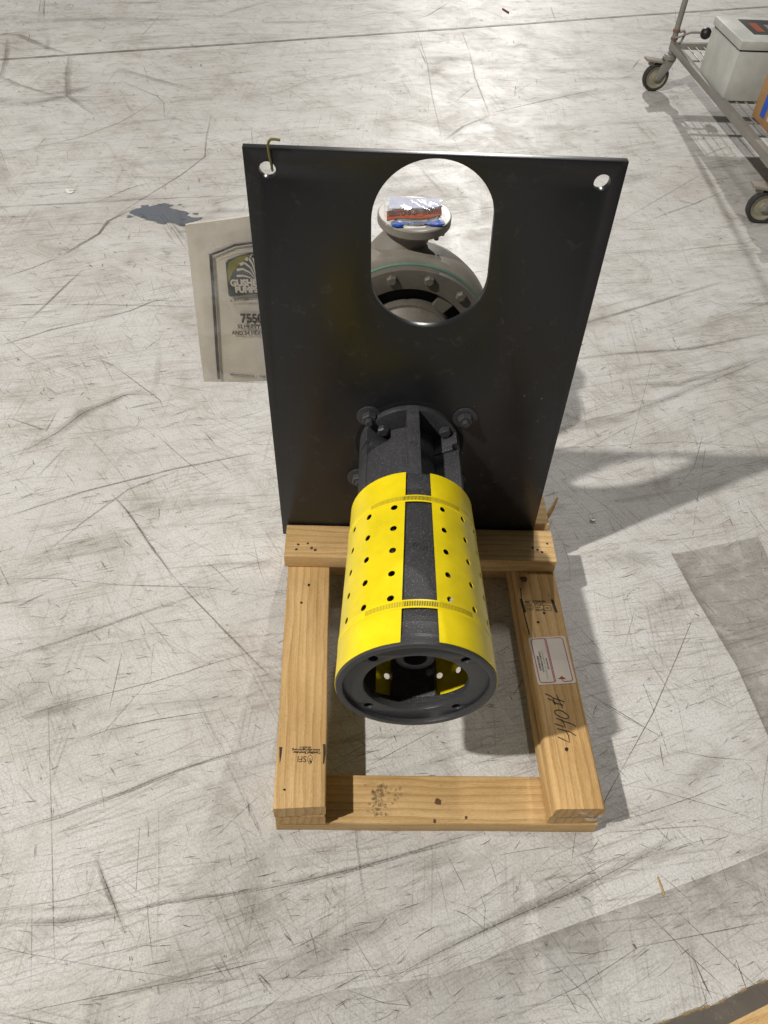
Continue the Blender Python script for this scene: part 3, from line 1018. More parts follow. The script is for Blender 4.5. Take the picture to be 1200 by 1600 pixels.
def lp(u, v, dz=0.0):     # u across 0..76, v down 0..107
    p = lo + LX * u + LY * v
    return (p.x, p.y)


def rrect(u0, v0, u1, v1, r):
    out = []
    for cx, cy, a0 in ((u1 - r, v1 - r, 0), (u0 + r, v1 - r, 90), (u0 + r, v0 + r, 180), (u1 - r, v0 + r, 270)):
        for k in range(6): t = radians(a0 + 18 * k); out.append((cx + r * cos(t), cy + r * sin(t)))
    return out


mb = MB()
rr = [lp(*p) for p in rrect(0, 0, 76, 107, 4)]
mb.add([(x, y, 114.20) for x, y in rr] + [(x, y, 114.42) for x, y in rr], [tuple(range(24)), tuple(range(24, 48))] + [(i, (i + 1) % 24, 24 + (i + 1) % 24, 24 + i) for i in range(24)])
lab = obj('shipping_label', mb, LABELW, r_ru, weld=False)
a1 = [(33, 3.5)] + [p for p in rrect(5, 3.5, 33, 102.5, 6)[6:18]] + [(33, 102.5)]
a1 = [(33.5, 102.5)] + rrect(5, 3.5, 33, 102.5, 6)[6:18] + [(33.5, 3.5)]
a2 = [(36, 102)] + [(36, 3.5)] + rrect(36, 3.5, 70.5, 102.5, 6)[18:24] + rrect(36, 3.5, 70.5, 102.5, 6)[0:6] + [(53, 102.5), (50, 101), (49.5, 97)]
flat('label_border', stroke([lp(*p) for p in a1], 1.8) + stroke([lp(*p) for p in a2], 1.8) + [[lp(41.5, 96.5), lp(58, 98), lp(50.5, 90)]], 114.5, RED, r_ru)
flat('label_border', stroke([lp(33.5, 2.9), lp(33.5, 103.1)], 1.6), 114.53, RED, r_ru)
rd, ud = -LY, -LX
for body, sz, u, v, sq, bo, mt in (('GUSHER PUMPS', 5.0, 13.2, 76, 0.95, 0.22, INK), ('A RUTHMAN COMPANY', 4.4, 18.3, 80, 0.98, 0.2, INK), ('115 INDUSTRIAL DR. \u2022 WILLIAMSTOWN, KY', 3.4, 23.2, 96, 0.98, 0.1, INKF), ('(859) 824-3100', 4.0, 29.0, 74, 1.0, 0.18, INK)):
    p = lp(u, v)
    text(body, sz, (p[0], p[1], 114.5), rd, ud, mt, r_ru, 'label_lettering', sq, bo)

# ================================================================== scraps on and round the pallet
mb = MB()
random.seed(11)
pts = [(527, -1.5, 106), (532, -4, 110), (540, -6, 109), (548, -5, 100), (556, -3, 93)]
for i in range(4):
    p, q = Vector(pts[i]), Vector(pts[i + 1])
    mb.add([p, q, q + Vector((1, -3, -4)), p + Vector((1, -3, -4))], [(0, 1, 2, 3)])
pts = [(541, -4, 84), (549, -7, 88), (560, -7, 86), (566, -3, 92), (571, -3, 96)]
for i in range(4):
    p, q = Vector(pts[i]), Vector(pts[i + 1])
    mb.add([p, q, q + Vector((0, -3, -4)), p + Vector((0, -3, -4))], [(0, 1, 2, 3)])
fs_ = obj('plastic_scrap', mb, FILM, weld=False)
tag(fs_, 'torn shiny plastic strip pinched in the end of the right rail', 'plastic scrap')

mb = MB()
mb.tube([(570, 716, 10), (592, 727, 60), (604, 744, 66), (620, 775, 72)], [7, 6, 5, 3], n=6)
mb.v = [Vector((p.x, p.y, p.z)) for p in mb.v]
tag(obj('wood_splinter', mb, WOOD, bevel=0), 'split sliver of pine leaning out behind the plate at the right', 'wood splinter')
mb = MB(); mb.tube([(679, -76, 1.6), (681, -92, 2.6), (683, -108, 2.0)], [1.0, 1.6, 1.2], n=6)
tag(obj('straw', mb, STRAW), 'tiny golden splinter lying on the floor right of the pallet front', 'straw')
mb = MB(); mb.tube([(957, 4880, 4), (985, 4810, 5)], [5, 5], n=6)
tag(obj('brown_sliver', mb, mat('brown_sliver', (0.2, 0.07, 0.03), 0.6)[0]), 'brown sliver on the far floor beyond the joint line', 'wood sliver')
for (x, y, r, lb) in ((-972, 2372, 19, 'curled white paper scrap on the floor at the far left'), (724, 770, 8, 'small white chip on the floor right of the steel plate')):
    mb = MB()
    n_ = 12
    ring0 = [(x + r * cos(t) * 1.1, y + r * 0.8 * sin(t) + r * 0.5 * cos(t) ** 2, 3.0 + 3 * cos(t) ** 2) for t in [radians(20 + 300 * k / (n_ - 1)) for k in range(n_)]]
    ring1 = [(x + r * 0.35 * cos(t), y + r * 0.2 * sin(t) + r * 0.3, 2.2) for t in [radians(20 + 300 * k / (n_ - 1)) for k in range(n_)]]
    mb.add(ring0 + ring1 + [(a, b, c - 1.2) for a, b, c in ring0] + [(a, b, c - 1.2) for a, b, c in ring1],
           [(k, k + 1, n_ + k + 1, n_ + k) for k in range(n_ - 1)] + [(2 * n_ + k, 3 * n_ + k, 3 * n_ + k + 1, 2 * n_ + k + 1) for k in range(n_ - 1)] + [(k, 2 * n_ + k, 2 * n_ + k + 1, k + 1) for k in range(n_ - 1)] + [(n_ + k, n_ + k + 1, 3 * n_ + k + 1, 3 * n_ + k) for k in range(n_ - 1)])
    tag(obj('paper_scrap', mb, WHITE), lb, 'paper scrap')
# loose plank at the bottom right corner of the view
mb = MB(); mb.box((0, -140, 0), (420, 0, 38))
pk = obj('loose_plank', mb, WOOD2, bevel=3, origin=(0, 0, 0), rot=((724, -303, 2), (0, 0, radians(20))))
tag(pk, 'corner of a loose pine plank lying on the floor at the bottom right', 'plank')

# ================================================================== the pump
PX, PY, PZ = 231, 603, 400
pump = thing('centrifugal_pump', (235, 610, 114), 'pump with charcoal mounting plate and yellow-guarded motor adapter standing on the pallet', 'pump')


def F(s, t, r):            # s = distance out of the plate, t = angle from the top, clockwise seen from the front
    return Vector((PX - 7 * s / 535 + r * sin(t), PY - s, PZ + r * cos(t)))


def Bk(s, t, r):           # s = distance behind the plate's front face
    return Vector((PX + 0.0145 * s + r * sin(t), PY + s, PZ + r * cos(t)))


def Ft(s, t, r):           # the motor adapter narrows slightly toward the plate
    return F(s, t, r * (122 - 14 * max(0.0, min(1.0, (531 - s) / 340))) / 122)


# mounting plate
outer = [(-29, 116), (524, 118), (507.8, 960.3), (-44.9, 958.1)]
slot = []
scx, sr = 237.6, 94.4
zt, zb = 953.6 - sr, 668.5 + sr
for k in range(33): t = pi * k / 32; slot.append((scx - 3.4 + (sr - 1.2) * cos(t), zt + sr * sin(t)))
for k in range(33): t = pi + pi * k / 32; slot.append((scx + 0.6 + sr * cos(t), zb + sr * sin(t)))
pl = plate_mesh('mounting_plate', outer, [slot, circ(-11.2, 927, 12.2), circ(476.9, 928.4, 12.2)], 13.0, PLATE,
                lambda a, b, c: Vector((a, 609.5 - c, b)), (240, 609.5, 117), pump, bevel=0.45)
pl['label'] = 'tall charcoal painted steel plate with rounded slot'

# dark clearance ring and flange
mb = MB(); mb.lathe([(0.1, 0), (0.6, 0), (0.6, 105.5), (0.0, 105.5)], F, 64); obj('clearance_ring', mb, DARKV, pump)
mb = MB()
mb.sector(0.5, 14, 30, 97, 0, 360, F, 64)
obj('adapter_flange', mb, CASTS, pump, bevel=1.5)
mb = MB()
mb.sector(13, 195, 30, 50, 0, 360, F, 56)
obj('adapter_neck', mb, CAST, pump, bevel=1.0)


# top rib
def fbox(s0, s1, x0, x1, r0, r1):
    m_ = MB()
    c = lambda s, x, r: Vector((PX - 7 * s / 535 + x, PY - s, PZ + r))
    m_.add([c(s0, x0, r0), c(s1, x0, r0), c(s1, x1, r0), c(s0, x1, r0), c(s0, x0, r1), c(s1, x0, r1), c(s1, x1, r1), c(s0, x1, r1)],
           [(0, 1, 2, 3), (4, 7, 6, 5), (0, 4, 5, 1), (1, 5, 6, 2), (2, 6, 7, 3), (3, 7, 4, 0)])
    return m_


obj('rib', fbox(1, 196, -12, 11, 40, 97.5), CAST, pump, bevel=1.5)
mb = MB()
for a, b in ((62, 114), (-114, -60)):
    mb.sector(13, 44, 50, 97, a, b, F, 14)
    mb.sector(56, 196, 50, 97.2, a + (4 if a > 0 else 0), b, F, 16)
    mb.sector(43, 57, 50, 87, a, b, F, 14)
mb.sector(84, 200, 48, 95.0, -62, -25, F, 10)
mb.sector(59, 200, 48, 94.7, -26, -5, F, 6)
obj('shoulder_rib', mb, CAST, pump, bevel=1.8)
mb = MB()
mb.sector(13, 196, 70, 97, 130, 230, F, 18)
obj('shoulder_rib', mb, CAST, pump, bevel=1.8)

# main body: rear wall, rings, bars, front ring
mb = MB()
mb.sector(186, 226, 104, 117.5, 0, 360, Ft, 72)
mb.sector(186, 200, 28, 106, 0, 360, Ft, 72)
obj('rear_wall', mb, CAST, pump, bevel=1.5)
mb = MB(); mb.sector(198, 300, 18, 46, 0, 360, Ft, 40); mb.sector(298, 486, 18, 31, 0, 360, Ft, 36); obj('shaft_hub', mb, CASTS, pump, bevel=2.5)
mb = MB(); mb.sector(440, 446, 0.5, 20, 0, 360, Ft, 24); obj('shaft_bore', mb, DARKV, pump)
mb = MB()
mb.sector(222, 507, 104, 117.5, -15.0, 14.5, Ft, 10); obj('top_bar', mb, CAST, pump, bevel=1.5)
mb = MB(); mb.sector(222, 497, 104, 117.5, -146, -104, Ft, 16); obj('side_bar', mb, CAST, pump, bevel=1.5)
mb = MB(); mb.sector(222, 495, 104, 117.5, 157, 197, Ft, 24); obj('bottom_bar', mb, CAST, pump, bevel=1.5)
mb = MB(); mb.sector(494, 523, 106, 118, 0, 360, Ft, 96); obj('body_ring', mb, CAST, pump, bevel=0.8)
ring = plate_mesh('front_ring', circ(0, 0, 119.5, 96), [circ(0, 0, 79.5, 72)] + [circ(97 * sin(radians(t)), 97 * cos(radians(t)), 7.2, 20) for t in (-43.5, 43.5, 134.5, -134.5)], 12, CASTS,
                  lambda a, b, c: F(523 + c, 0, 0) + Vector((a, 0, b)), F(523, 0, 0), pump, bevel=0.8)
mb = MB(); mb.sector(520, 535.5, 110.5, 120.5, 0, 360, F, 96); obj('register_lip', mb, CASTS, pump, bevel=1.3)
mb = MB()
ec = Ft(PY - 250, 0, 117.7)
mb.tube([ec + Vector((9 * cos(t), 9 * sin(t), 0.1)) for t in [2 * pi * k / 24 for k in range(24)]], 0.9, 6, True)
mb.tube([ec + Vector((4.2 * cos(t), 4.6 * sin(t), 0.1)) for t in [0.6 + 1.5 * pi * k / 12 for k in range(13)]], 0.9, 5)
mb.box((ec.x - 1, ec.y - 1, ec.z - 1), (ec.x + 5, ec.y + 0.6, ec.z + 0.8))
mb.tube([ec + Vector((-14, 3, -0.4)), ec + Vector((-11, -8, -0.2)), ec + Vector((0, -13, 0)), ec + Vector((11, -8, -0.2)), ec + Vector((14, 3, -0.4))], 0.7, 5)
obj('cast_emblem', mb, CAST, pump)
mb = MB()
mb.tube([Vector((229 + 6 * cos(t), 497 + 5.5 * sin(t), PZ + 97.8)) for t in [2 * pi * k / 14 for k in range(14)]], 1.0, 5, True)
mb.cyl((229.5, 497, PZ + 96), (229.5, 497, PZ + 98.6), 2.4, n=10)
obj('grease_fitting', mb, CASTS, pump)


# ---- guards: rolled sheet with real round holes
def guard(tL, tR, cols, rows, name_label, skewL=0.0, y0=72, y1=416, R_=121.0, hr=5.5):
    """angles in degrees, distance measured as Y; skewL shifts the inner edge with Y"""
    m_ = MB()
    th = 1.1
    idx = {}

    def vert(t, y, lay):
        k = (round(t, 3), round(y, 2), lay)
        if k not in idx:
            s = PY - y
            idx[k] = len(m_.v)
            m_.v.append(Ft(s, radians(t), R_ + (th if lay else 0)))
        return idx[k]

    half = 10.0
    yh = 21.0
    ys = sorted(rows)
    yb = [y0] + [ys[0] - yh] + [(ys[i] + ys[i + 1]) / 2 for i in range(len(ys) - 1)] + [ys[-1] + yh] + [y1]
    cs = sorted(cols)
    tb = [tL] + [(cs[i] + cs[i + 1]) / 2 for i in range(len(cs) - 1)] + [cs[-1] + half]
    t = tb[-1]
    while t < tR - 0.5:
        t = min(t + 10.0, tR); tb.append(t)
    q = lambda a, b, k: a + (b - a) * k / 4
    edges = {}

    def face(vs):
        m_.f.append(tuple(vert(a, b, 1) for a, b in vs)); m_.sm.append(True)
        m_.f.append(tuple(vert(a, b, 0) for a, b in reversed(vs))); m_.sm.append(True)
        for i in range(len(vs)):
            e = (vs[i], vs[(i + 1) % len(vs)])
            ke = tuple(sorted(((round(p[0], 3), round(p[1], 2)) for p in e)))
            edges.setdefault(ke, []).append(e)

    for i in range(len(tb) - 1):
        ta, tc = tb[i], tb[i + 1]
        for j in range(len(yb) - 1):
            ya, yc = yb[j], yb[j + 1]
            hole = [(c, r) for c in cs for r in ys if ta < c < tc and ya < r < yc]
            if hole:
                hc, hy = hole[0]
                bd = [(q(ta, tc, k), ya) for k in range(4)] + [(tc, q(ya, yc, k)) for k in range(4)] + [(q(tc, ta, k), yc) for k in range(4)] + [(ta, q(yc, ya, k)) for k in range(4)]
                kd = degrees_per_mm = 180 / (pi * R_)
                hc2 = []
                for a, b in bd:
                    an = atan2(b - hy, (a - hc) / kd)
                    hc2.append((hc + hr * cos(an) * kd, hy + hr * sin(an)))
                for k in range(16):
                    face([bd[k], bd[(k + 1) % 16], hc2[(k + 1) % 16], hc2[k]])
            else:
                for a in range(4):
                    for b in range(4):
                        face([(q(ta, tc, a), q(ya, yc, b)), (q(ta, tc, a + 1), q(ya, yc, b)), (q(ta, tc, a + 1), q(ya, yc, b + 1)), (q(ta, tc, a), q(ya, yc, b + 1))])
    for ke, es in edges.items():
        if len(es) == 1:
            a, b = es[0]
            m_.f.append((vert(*a, 0), vert(*b, 0), vert(*b, 1), vert(*a, 1))); m_.sm.append(False)
    # skew the inner edge
    if skewL:
        for p in m_.v:
            tt = math.degrees(atan2(p.x - (PX - 7 * (PY - p.y) / 535), p.z - PZ))
            wgt = max(0.0, 1 - abs(tt - (tL if tL > -90 else tL)) / 30.0) if skewL else 0
            dt = radians(skewL * (p.y - 72) / 330 * wgt)
            cx = PX - 7 * (PY - p.y) / 535
            x, z = p.x - cx, p.z - PZ
            p.x = cx + x * cos(dt) + z * sin(dt); p.z = PZ - x * sin(dt) + z * cos(dt)
    return m_


rows = [151.5, 198, 244, 290, 336]
g = guard(11.3, 171, [21.3, 44.3, 65.0, 85, 104, 121.5, 138, 155], rows, '', skewL=1.7)
gr = obj('guard_panel', g, YEL, pump, angle=40)
gr['label'] = 'right half of the perforated yellow guard'
g = guard(14.6, 174, [22.6, 44.2, 65, 85, 104, 123, 142, 161], rows, '', skewL=-5.4)
for p in g.v:      # mirrored for the left half
    cx = PX - 7 * (PY - p.y) / 535
    p.x = cx - (p.x - cx)
g.f = [tuple(reversed(f)) for f in g.f]
gl_ = obj('guard_panel', g, YEL, pump, angle=40)
gl_['label'] = 'left half of the perforated yellow guard'

# band clamps
for yb_ in (353, 137):
    s = PY - yb_
    mb = MB()
    mb.sector(s - 7.5, s + 7.5, 121.6, 122.7, 0, 360, Ft, 96)
    bd = obj('band_clamp', mb, YEL, pump, bevel=0.25)
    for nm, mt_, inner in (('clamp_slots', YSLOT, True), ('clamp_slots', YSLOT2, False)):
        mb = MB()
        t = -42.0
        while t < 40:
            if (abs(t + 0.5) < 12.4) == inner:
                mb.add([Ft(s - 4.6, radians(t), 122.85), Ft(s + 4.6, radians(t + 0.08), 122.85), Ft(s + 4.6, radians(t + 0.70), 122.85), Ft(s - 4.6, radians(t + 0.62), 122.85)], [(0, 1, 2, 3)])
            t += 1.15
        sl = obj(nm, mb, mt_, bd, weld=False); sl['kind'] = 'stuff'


# bolts
def hexnut(r, h, mt, stud=0, washer=0, name='bolt'):
    """axis along -y, base on y=0"""
    m_ = MB()
    if washer: m_.cyl((0, 0, 0), (0, -3, 0), washer, n=32)
    b0 = -3 if washer else 0
    m_.cyl((0, b0, 0), (0, b0 - h * 0.82, 0), r, n=6, smooth=False)
    m_.cyl((0, b0 - h * 0.82, 0), (0, b0 - h, 0), r, r * 0.84, n=6, smooth=False)
    if stud:
        m_.cyl((0, b0 - h + 0.5, 0), (0, b0 - h - stud, 0), r * 0.50, n=16)
        m_.cyl((0, b0 - h - stud, 0), (0, b0 - h - stud - 1.5, 0), r * 0.50, r * 0.38, n=16)
    else:
        m_.cyl((0, b0 - h, 0), (0, b0 - h - 0.6, 0), r * 0.7, r * 0.66, n=20)
    return m_


n0 = obj('anchor_nut', hexnut(14.5, 12, CASTS, 7, 0), CASTS, pump, origin=(0, 0, 0), rot=((150, 600, 467), (0, 0.2, 0)))
inst(n0, (331.6, 600, 470), pump, (0, -0.1, 0))
inst(n0, (134, 600, 302), pump, (0, 0.4, 0))
inst(n0, (330, 600, 302), pump, (0, 0.5, 0))
mb = MB(); mb.cyl((0, 0, 0), (0, -3.2, 0), 23.5, n=36)
w0 = obj('washer', mb, CASTS, pump, origin=(0, 0, 0), rot=((150, 603, 467), (0, 0, 0)), bevel=0.6)
for p in ((331.6, 603, 470), (134, 603, 302), (330, 603, 302)): inst(w0, p, pump)
h0 = obj('flange_bolt', hexnut(11.5, 11, CASTS), CASTS, pump, origin=(0, 0, 0), rot=((177, 590, 446), (0, 0.3, 0)))
inst(h0, (295, 590, 447), pump, (0, -0.2, 0))
inst(h0, (179, 590, 349), pump, (0, 0.1, 0))

mb = MB()
random.seed(8)
for k in range(26):
    x, z = random.gauss(330, 110), random.gauss(380, 160)
    if not (0 < x < 500 and 160 < z < 640) or hypot(x - 231, z - 400) < 108: continue
    r = random.uniform(0.4, 1.1)
    mb.add([(x + r * cos(t) * random.uniform(.6, 1.3), 602.7, z + r * sin(t)) for t in (0, 1.3, 2.6, 3.9, 5.2)], [(0, 1, 2, 3, 4)])
sp_ = obj('paint_flecks', mb, LABELW, pl, weld=False); sp_['kind'] = 'stuff'

# ---------------- behind the plate: cover, gasket, casing, discharge
mb = MB(); mb.lathe([(13.5, 40), (13.5, 96), (30, 98), (40, 74), (120, 62), (240, 66), (300, 84), (316, 98), (322, 98), (322, 40)], Bk, 64)
obj('bearing_frame', mb, COVERM, pump, angle=30)
mb = MB()
mb.sector(327, 345, 137, 181, 0, 360, Bk, 96)
mb.sector(333, 345, 60, 140, 27.5, 44.0, Bk, 8)
for a in (87, 147, 207, 267, 327 - 20): mb.sector(333, 345, 60, 140, a, a + 16, Bk, 8)
mb.sector(318, 345, 60, 104.5, 0, 360, Bk, 72)
mb.sector(312, 320, 60, 74, 0, 360, Bk, 60)
obj('casing_cover', mb, COVERM, pump, bevel=1.6)
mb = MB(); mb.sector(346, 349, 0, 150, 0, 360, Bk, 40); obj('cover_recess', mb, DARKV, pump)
mb = MB(); mb.sector(345.5, 355, 150, 183, 0, 360, Bk, 96); obj('gasket', mb, GASK, pump)
c0 = obj('cover_bolt', hexnut(11.2, 9, IRON2), COVERM, pump, origin=(0, 0, 0), rot=(Bk(327, radians(-15), 163), (0, 0, 0)))
for k in range(1, 13):
    a = radians(-15 + 27.69 * k)
    inst(c0, Bk(327, a, 163), pump, (0, a * 0.7, 0))
# volute casing: spiral thickness, widening to the discharge
mb = MB()
prof = [(353, 168), (353, 182), (362, 187), (385, 189), (420, 186), (450, 176), (475, 158), (490, 130), (492, 60)]
n_ = 96
m_ = len(prof)
vs = []
for i in range(n_):
    t = 2 * pi * i / n_
    grow = 1 + 0.055 * ((1 + cos(t + radians(50))) / 2) ** 2
    for a, r in prof: vs.append(Bk(a, t, r * (grow if a > 355 else 1)))
mb.add(vs, [(i * m_ + k, ((i + 1) % n_) * m_ + k, ((i + 1) % n_) * m_ + k + 1, i * m_ + k + 1) for i in range(n_) for k in range(m_ - 1)], True)
obj('volute_casing', mb, IRON, pump, angle=40)
# discharge neck lofted from the volute's left shoulder to the round flange
mb = MB()
secs = [(118, 1030, 500, 78, 62), (150, 1030, 530, 84, 60), (188, 1031, 562, 76, 55), (212, 1033, 588, 60, 50), (226, 1034, 606, 50, 47), (234, 1035, 620, 47, 47), (237, 1035, 628, 52, 52), (238, 1035, 633, 66, 66)]
NS = 40
vs = []
for (cx, cy, cz, rx, ry) in secs:
    for k in range(NS):
        t = 2 * pi * k / NS
        vs.append(Vector((cx + rx * cos(t), cy + ry * sin(t), cz + (0.42 * rx * cos(t) if cz < 570 else 0.14 * rx * cos(t) if cz < 600 else 0))))
mb.add(vs, [(j * NS + k, j * NS + (k + 1) % NS, (j + 1) * NS + (k + 1) % NS, (j + 1) * NS + k) for j in range(len(secs) - 1) for k in range(NS)], True)
obj('discharge_neck', mb, IRON, pump, angle=60)
UP = lambda s, t, r: Vector((238 + r * sin(t), 1035 + r * cos(t), 628 + s))
mb = MB(); mb.lathe([(0, 30), (0, 66), (2.5, 76), (5, 77.5), (20, 77.5), (22, 76), (22, 52), (24, 51), (24, 26), (10, 26)], UP, 64)
fl_ = obj('discharge_flange', mb, IRON, pump, angle=30)
mb = MB(); mb.sector(24.2, 24.6, 27, 50.5, 0, 360, UP, 48); obj('raised_face', mb, WHITE, fl_)
mb = MB(); mb.sector(21.0, 22.4, 53, 74.5, 0, 360, UP, 64); obj('flange_face', mb, IRON2, fl_)
for p in ((286, 1010), (300, 1030)):
    mb = MB()
    mb.cyl((p[0], p[1], 618), (p[0], p[1], 629), 9, n=6, smooth=False); mb.cyl((p[0], p[1], 607), (p[0], p[1], 618), 5, n=12)
    obj('stud_nut', mb, IRON, fl_)

# ================================================================== wire hook through the plate's left hole
mb = MB()
mb.tube([(10, 596, 973), (3, 597, 973.5), (-3, 597.5, 973), (-6, 598, 970), (-7.5, 598, 966), (-7.5, 599, 960), (-6.5, 598.5, 950), (-5, 599.5, 940), (-4.5, 603, 934), (-5.5, 612, 926), (-6, 622, 918)], 2.0, 8)
tag(obj('bent_wire', mb, BRASS), 'bent olive wire hooked over the plate corner through its left hole', 'wire hook')

# ================================================================== booklet in a clear sleeve behind the plate
YB = 641


def bp(x, z, d=0.0):
    return Vector((x, YB + d, z))


def sheet(corners, y, th, bend, nx=14, nz=18, seed=0):
    """bilinear sheet with gentle bends, thickness th; corners TL,TR,BR,BL as (x,z)"""
    m_ = MB()
    def P_(u, v, d):
        a = Vector(corners[0]).lerp(Vector(corners[1]), u); b = Vector(corners[3]).lerp(Vector(corners[2]), u)
        p = a.lerp(b, v)
        return Vector((p.x, y + d + bend(u, v), p.y))
    for lay in (0, 1):
        for i in range(nx + 1):
            for j in range(nz + 1): m_.v.append(P_(i / nx, j / nz, lay * th))
    n1 = (nx + 1) * (nz + 1)
    I = lambda l, i, j: l * n1 + i * (nz + 1) + j
    for i in range(nx):
        for j in range(nz):
            m_.f.append((I(0, i, j), I(0, i, j + 1), I(0, i + 1, j + 1), I(0, i + 1, j))); m_.sm.append(True)
            m_.f.append((I(1, i, j), I(1, i + 1, j), I(1, i + 1, j + 1), I(1, i, j + 1))); m_.sm.append(True)
    for i in range(nx):
        for j in (0, nz): m_.f.append((I(0, i, j), I(0, i + 1, j), I(1, i + 1, j), I(1, i, j))); m_.sm.append(False)
    for j in range(nz):
        for i in (0, nx): m_.f.append((I(0, i, j), I(1, i, j), I(1, i, j + 1), I(0, i, j + 1))); m_.sm.append(False)
    return m_


bb = lambda u, v: -1.2 * sin(u * 5 + v * 2) - 3.0 * sin(pi * u) * (0.4 + 0.6 * v) - 1.5 * sin(v * 7 + u * 3) * u
mb = sheet([(-150, 817), (60, 858), (64, 518), (-160, 506)], YB + 1, 3.0, bb)
bk = obj('manual_booklet', mb, PAPER)
tag(bk, 'creased maintenance booklet in a clear sleeve hanging behind the left plate edge', 'booklet')
T1 = lambda x, z: (x, z)


def vflat(name, polys, d, mt, parent):
    m_ = MB()
    for p in polys: m_.add([(a, YB - 4.2 + d, b) for a, b in p], [tuple(range(len(p)))])
    return obj(name, m_, mt, parent, weld=False)


bord = stroke([(-130, 516), (-128, 560), (-123, 640), (-118, 720), (-115.5, 768)], 5.5) + stroke([(-118, 768.5), (-100, 776), (-75, 788), (-48, 793), (-10, 798)], 4.0)
vflat('cover_border', bord, 0.0, INK, bk)
vflat('cover_edge_line', stroke([(-115, 512), (-60, 511), (0, 511)], 1.0), 0.0, INKF, bk)
vflat('cover_edge_line', stroke([(-111, 764), (-80, 777), (-48, 783)], 0.8), 0.0, INKF, bk)
lg = [(-92, 693), (-94.5, 697), (-93, 756), (-88, 762), (-70, 770), (-48, 777), (-10, 782), (-8, 703), (-48, 700)]
vflat('logo_panel', [lg], 0.0, LOGO, bk)
vflat('logo_glow', [[(-92, 718), (-91.5, 742), (-88, 757), (-70, 768), (-52, 773), (-60, 762), (-74, 752), (-84, 738)]], -0.15, LOGOY, bk)
fan = []
for k, (dx, dz, wd) in enumerate(((-34, 12, 4.5), (-33, 24, 5), (-27, 35, 5.5), (-17, 44, 6), (-4, 49, 14), (10, 46, 6), (20, 38, 6))):
    x0, z0 = -43, 722
    P_ = [(x0, z0), (x0 + dx * 0.35, z0 + dz * 0.75), (x0 + dx * 0.7, z0 + dz * 1.02), (x0 + dx, z0 + dz * 0.92)]
    for i in range(3):
        w0_, w1_ = wd * (0.12 + 0.29 * i), wd * (0.12 + 0.29 * (i + 1))
        a, b = Vector(P_[i]), Vector(P_[i + 1]); d = (b - a).normalized(); nn = Vector((-d.y, d.x))
        fan.append([tuple(a - nn * w0_ / 2), tuple(b - nn * w1_ / 2), tuple(b + nn * w1_ / 2), tuple(a + nn * w0_ / 2)])
vflat('logo_plume', fan, -0.3, PAPER, bk)
TX, TZ = Vector((1, 0, 0.06)), Vector((-0.03, 0, 1))
text('GUSHER', 16.5, (-89, YB - 4.7, 714), TX, TZ, PAPER, bk, 'cover_lettering', 0.86, 0.9)
text('PUMPS', 15, (-82, YB - 4.7, 702), TX, TZ, PAPER, bk, 'cover_lettering', 0.86, 0.9)
text('A RUTHMAN COMPANY', 5.6, (-93, YB - 4.3, 683), Vector((1, 0, 0.13)), TZ, INK, bk, 'cover_lettering', 1.25, 0.15)
text('7550', 25, (-78, YB - 4.3, 642.5), Vector((1, 0, 0.03)), TZ, INK, bk, 'cover_lettering', 0.78, 0.9)
text('52 HEAVY', 10.5, (-85, YB - 4.3, 630.5), Vector((1, 0, 0.02)), TZ, INK, bk, 'cover_lettering', 0.85, 0.35)
text('AND 54 HEAVY', 10.5, (-96, YB - 4.3, 617), Vector((1, 0, 0.02)), TZ, INK, bk, 'cover_lettering', 0.85, 0.35)
text('MAINTENANCE  \u2022  PARTS', 6.6, (-108, YB - 4.3, 526), Vector((1, 0, -0.04)), TZ, INK, bk, 'cover_lettering', 0.95, 0.15)
sb = lambda u, v: bb(u, v) - 1.5 - 1.4 * sin(u * 9 + v * 4) * sin(v * 6)
mb = sheet([(-152, 820), (70, 864), (72, 506), (-165, 494)], YB - 8.5, 0.2, lambda u, v: sb(u, v) * 0.6, 16, 24)
sv = obj('clear_sleeve', mb, SLEEVE)
tag(sv, 'clear plastic sleeve around the booklet behind the left plate edge', 'plastic sleeve')

# ================================================================== packing-list pouch and blue plug on the discharge flange
random.seed(3)
mb = MB()
NX, NY = 26, 16
cor = [Vector((176, 965)), Vector((300, 978)), Vector((298, 1088)), Vector((176, 1088))]
for i in range(NX + 1):
    for j in range(NY + 1):
        u, v = i / NX, j / NY
        p = cor[0].lerp(cor[1], u).lerp(cor[3].lerp(cor[2], u), v)
        e = min(u, 1 - u, v, 1 - v)
        z = 659 + 9 * sin(pi * u) ** 0.5 * sin(pi * min(1, v * 1.05)) ** 0.5 + 2.6 * sin(u * 11 + v * 5) * sin(v * 8 + u * 4) + random.uniform(-0.5, 0.5)
        mb.v.append(Vector((p.x + random.uniform(-1.5, 1.5), p.y + random.uniform(-2, 2), z)))
for i in range(NX):
    for j in range(NY):
        a = i * (NY + 1) + j
        mb.f.append((a, a + NY + 1, a + NY + 2, a + 1)); mb.sm.append(True)
pouch = thing('packing_list_pouch', (238, 1030, 655), 'crumpled clear pouch with orange packing list strip on the discharge flange', 'plastic pouch')
obj('pouch_film', mb, FILM, pouch, weld=False)
mb = MB()
for (a, b, w_) in ():
    pass
st = [(178, 982), (200, 990), (222, 990), (245, 992), (268, 999), (291, 1012)]
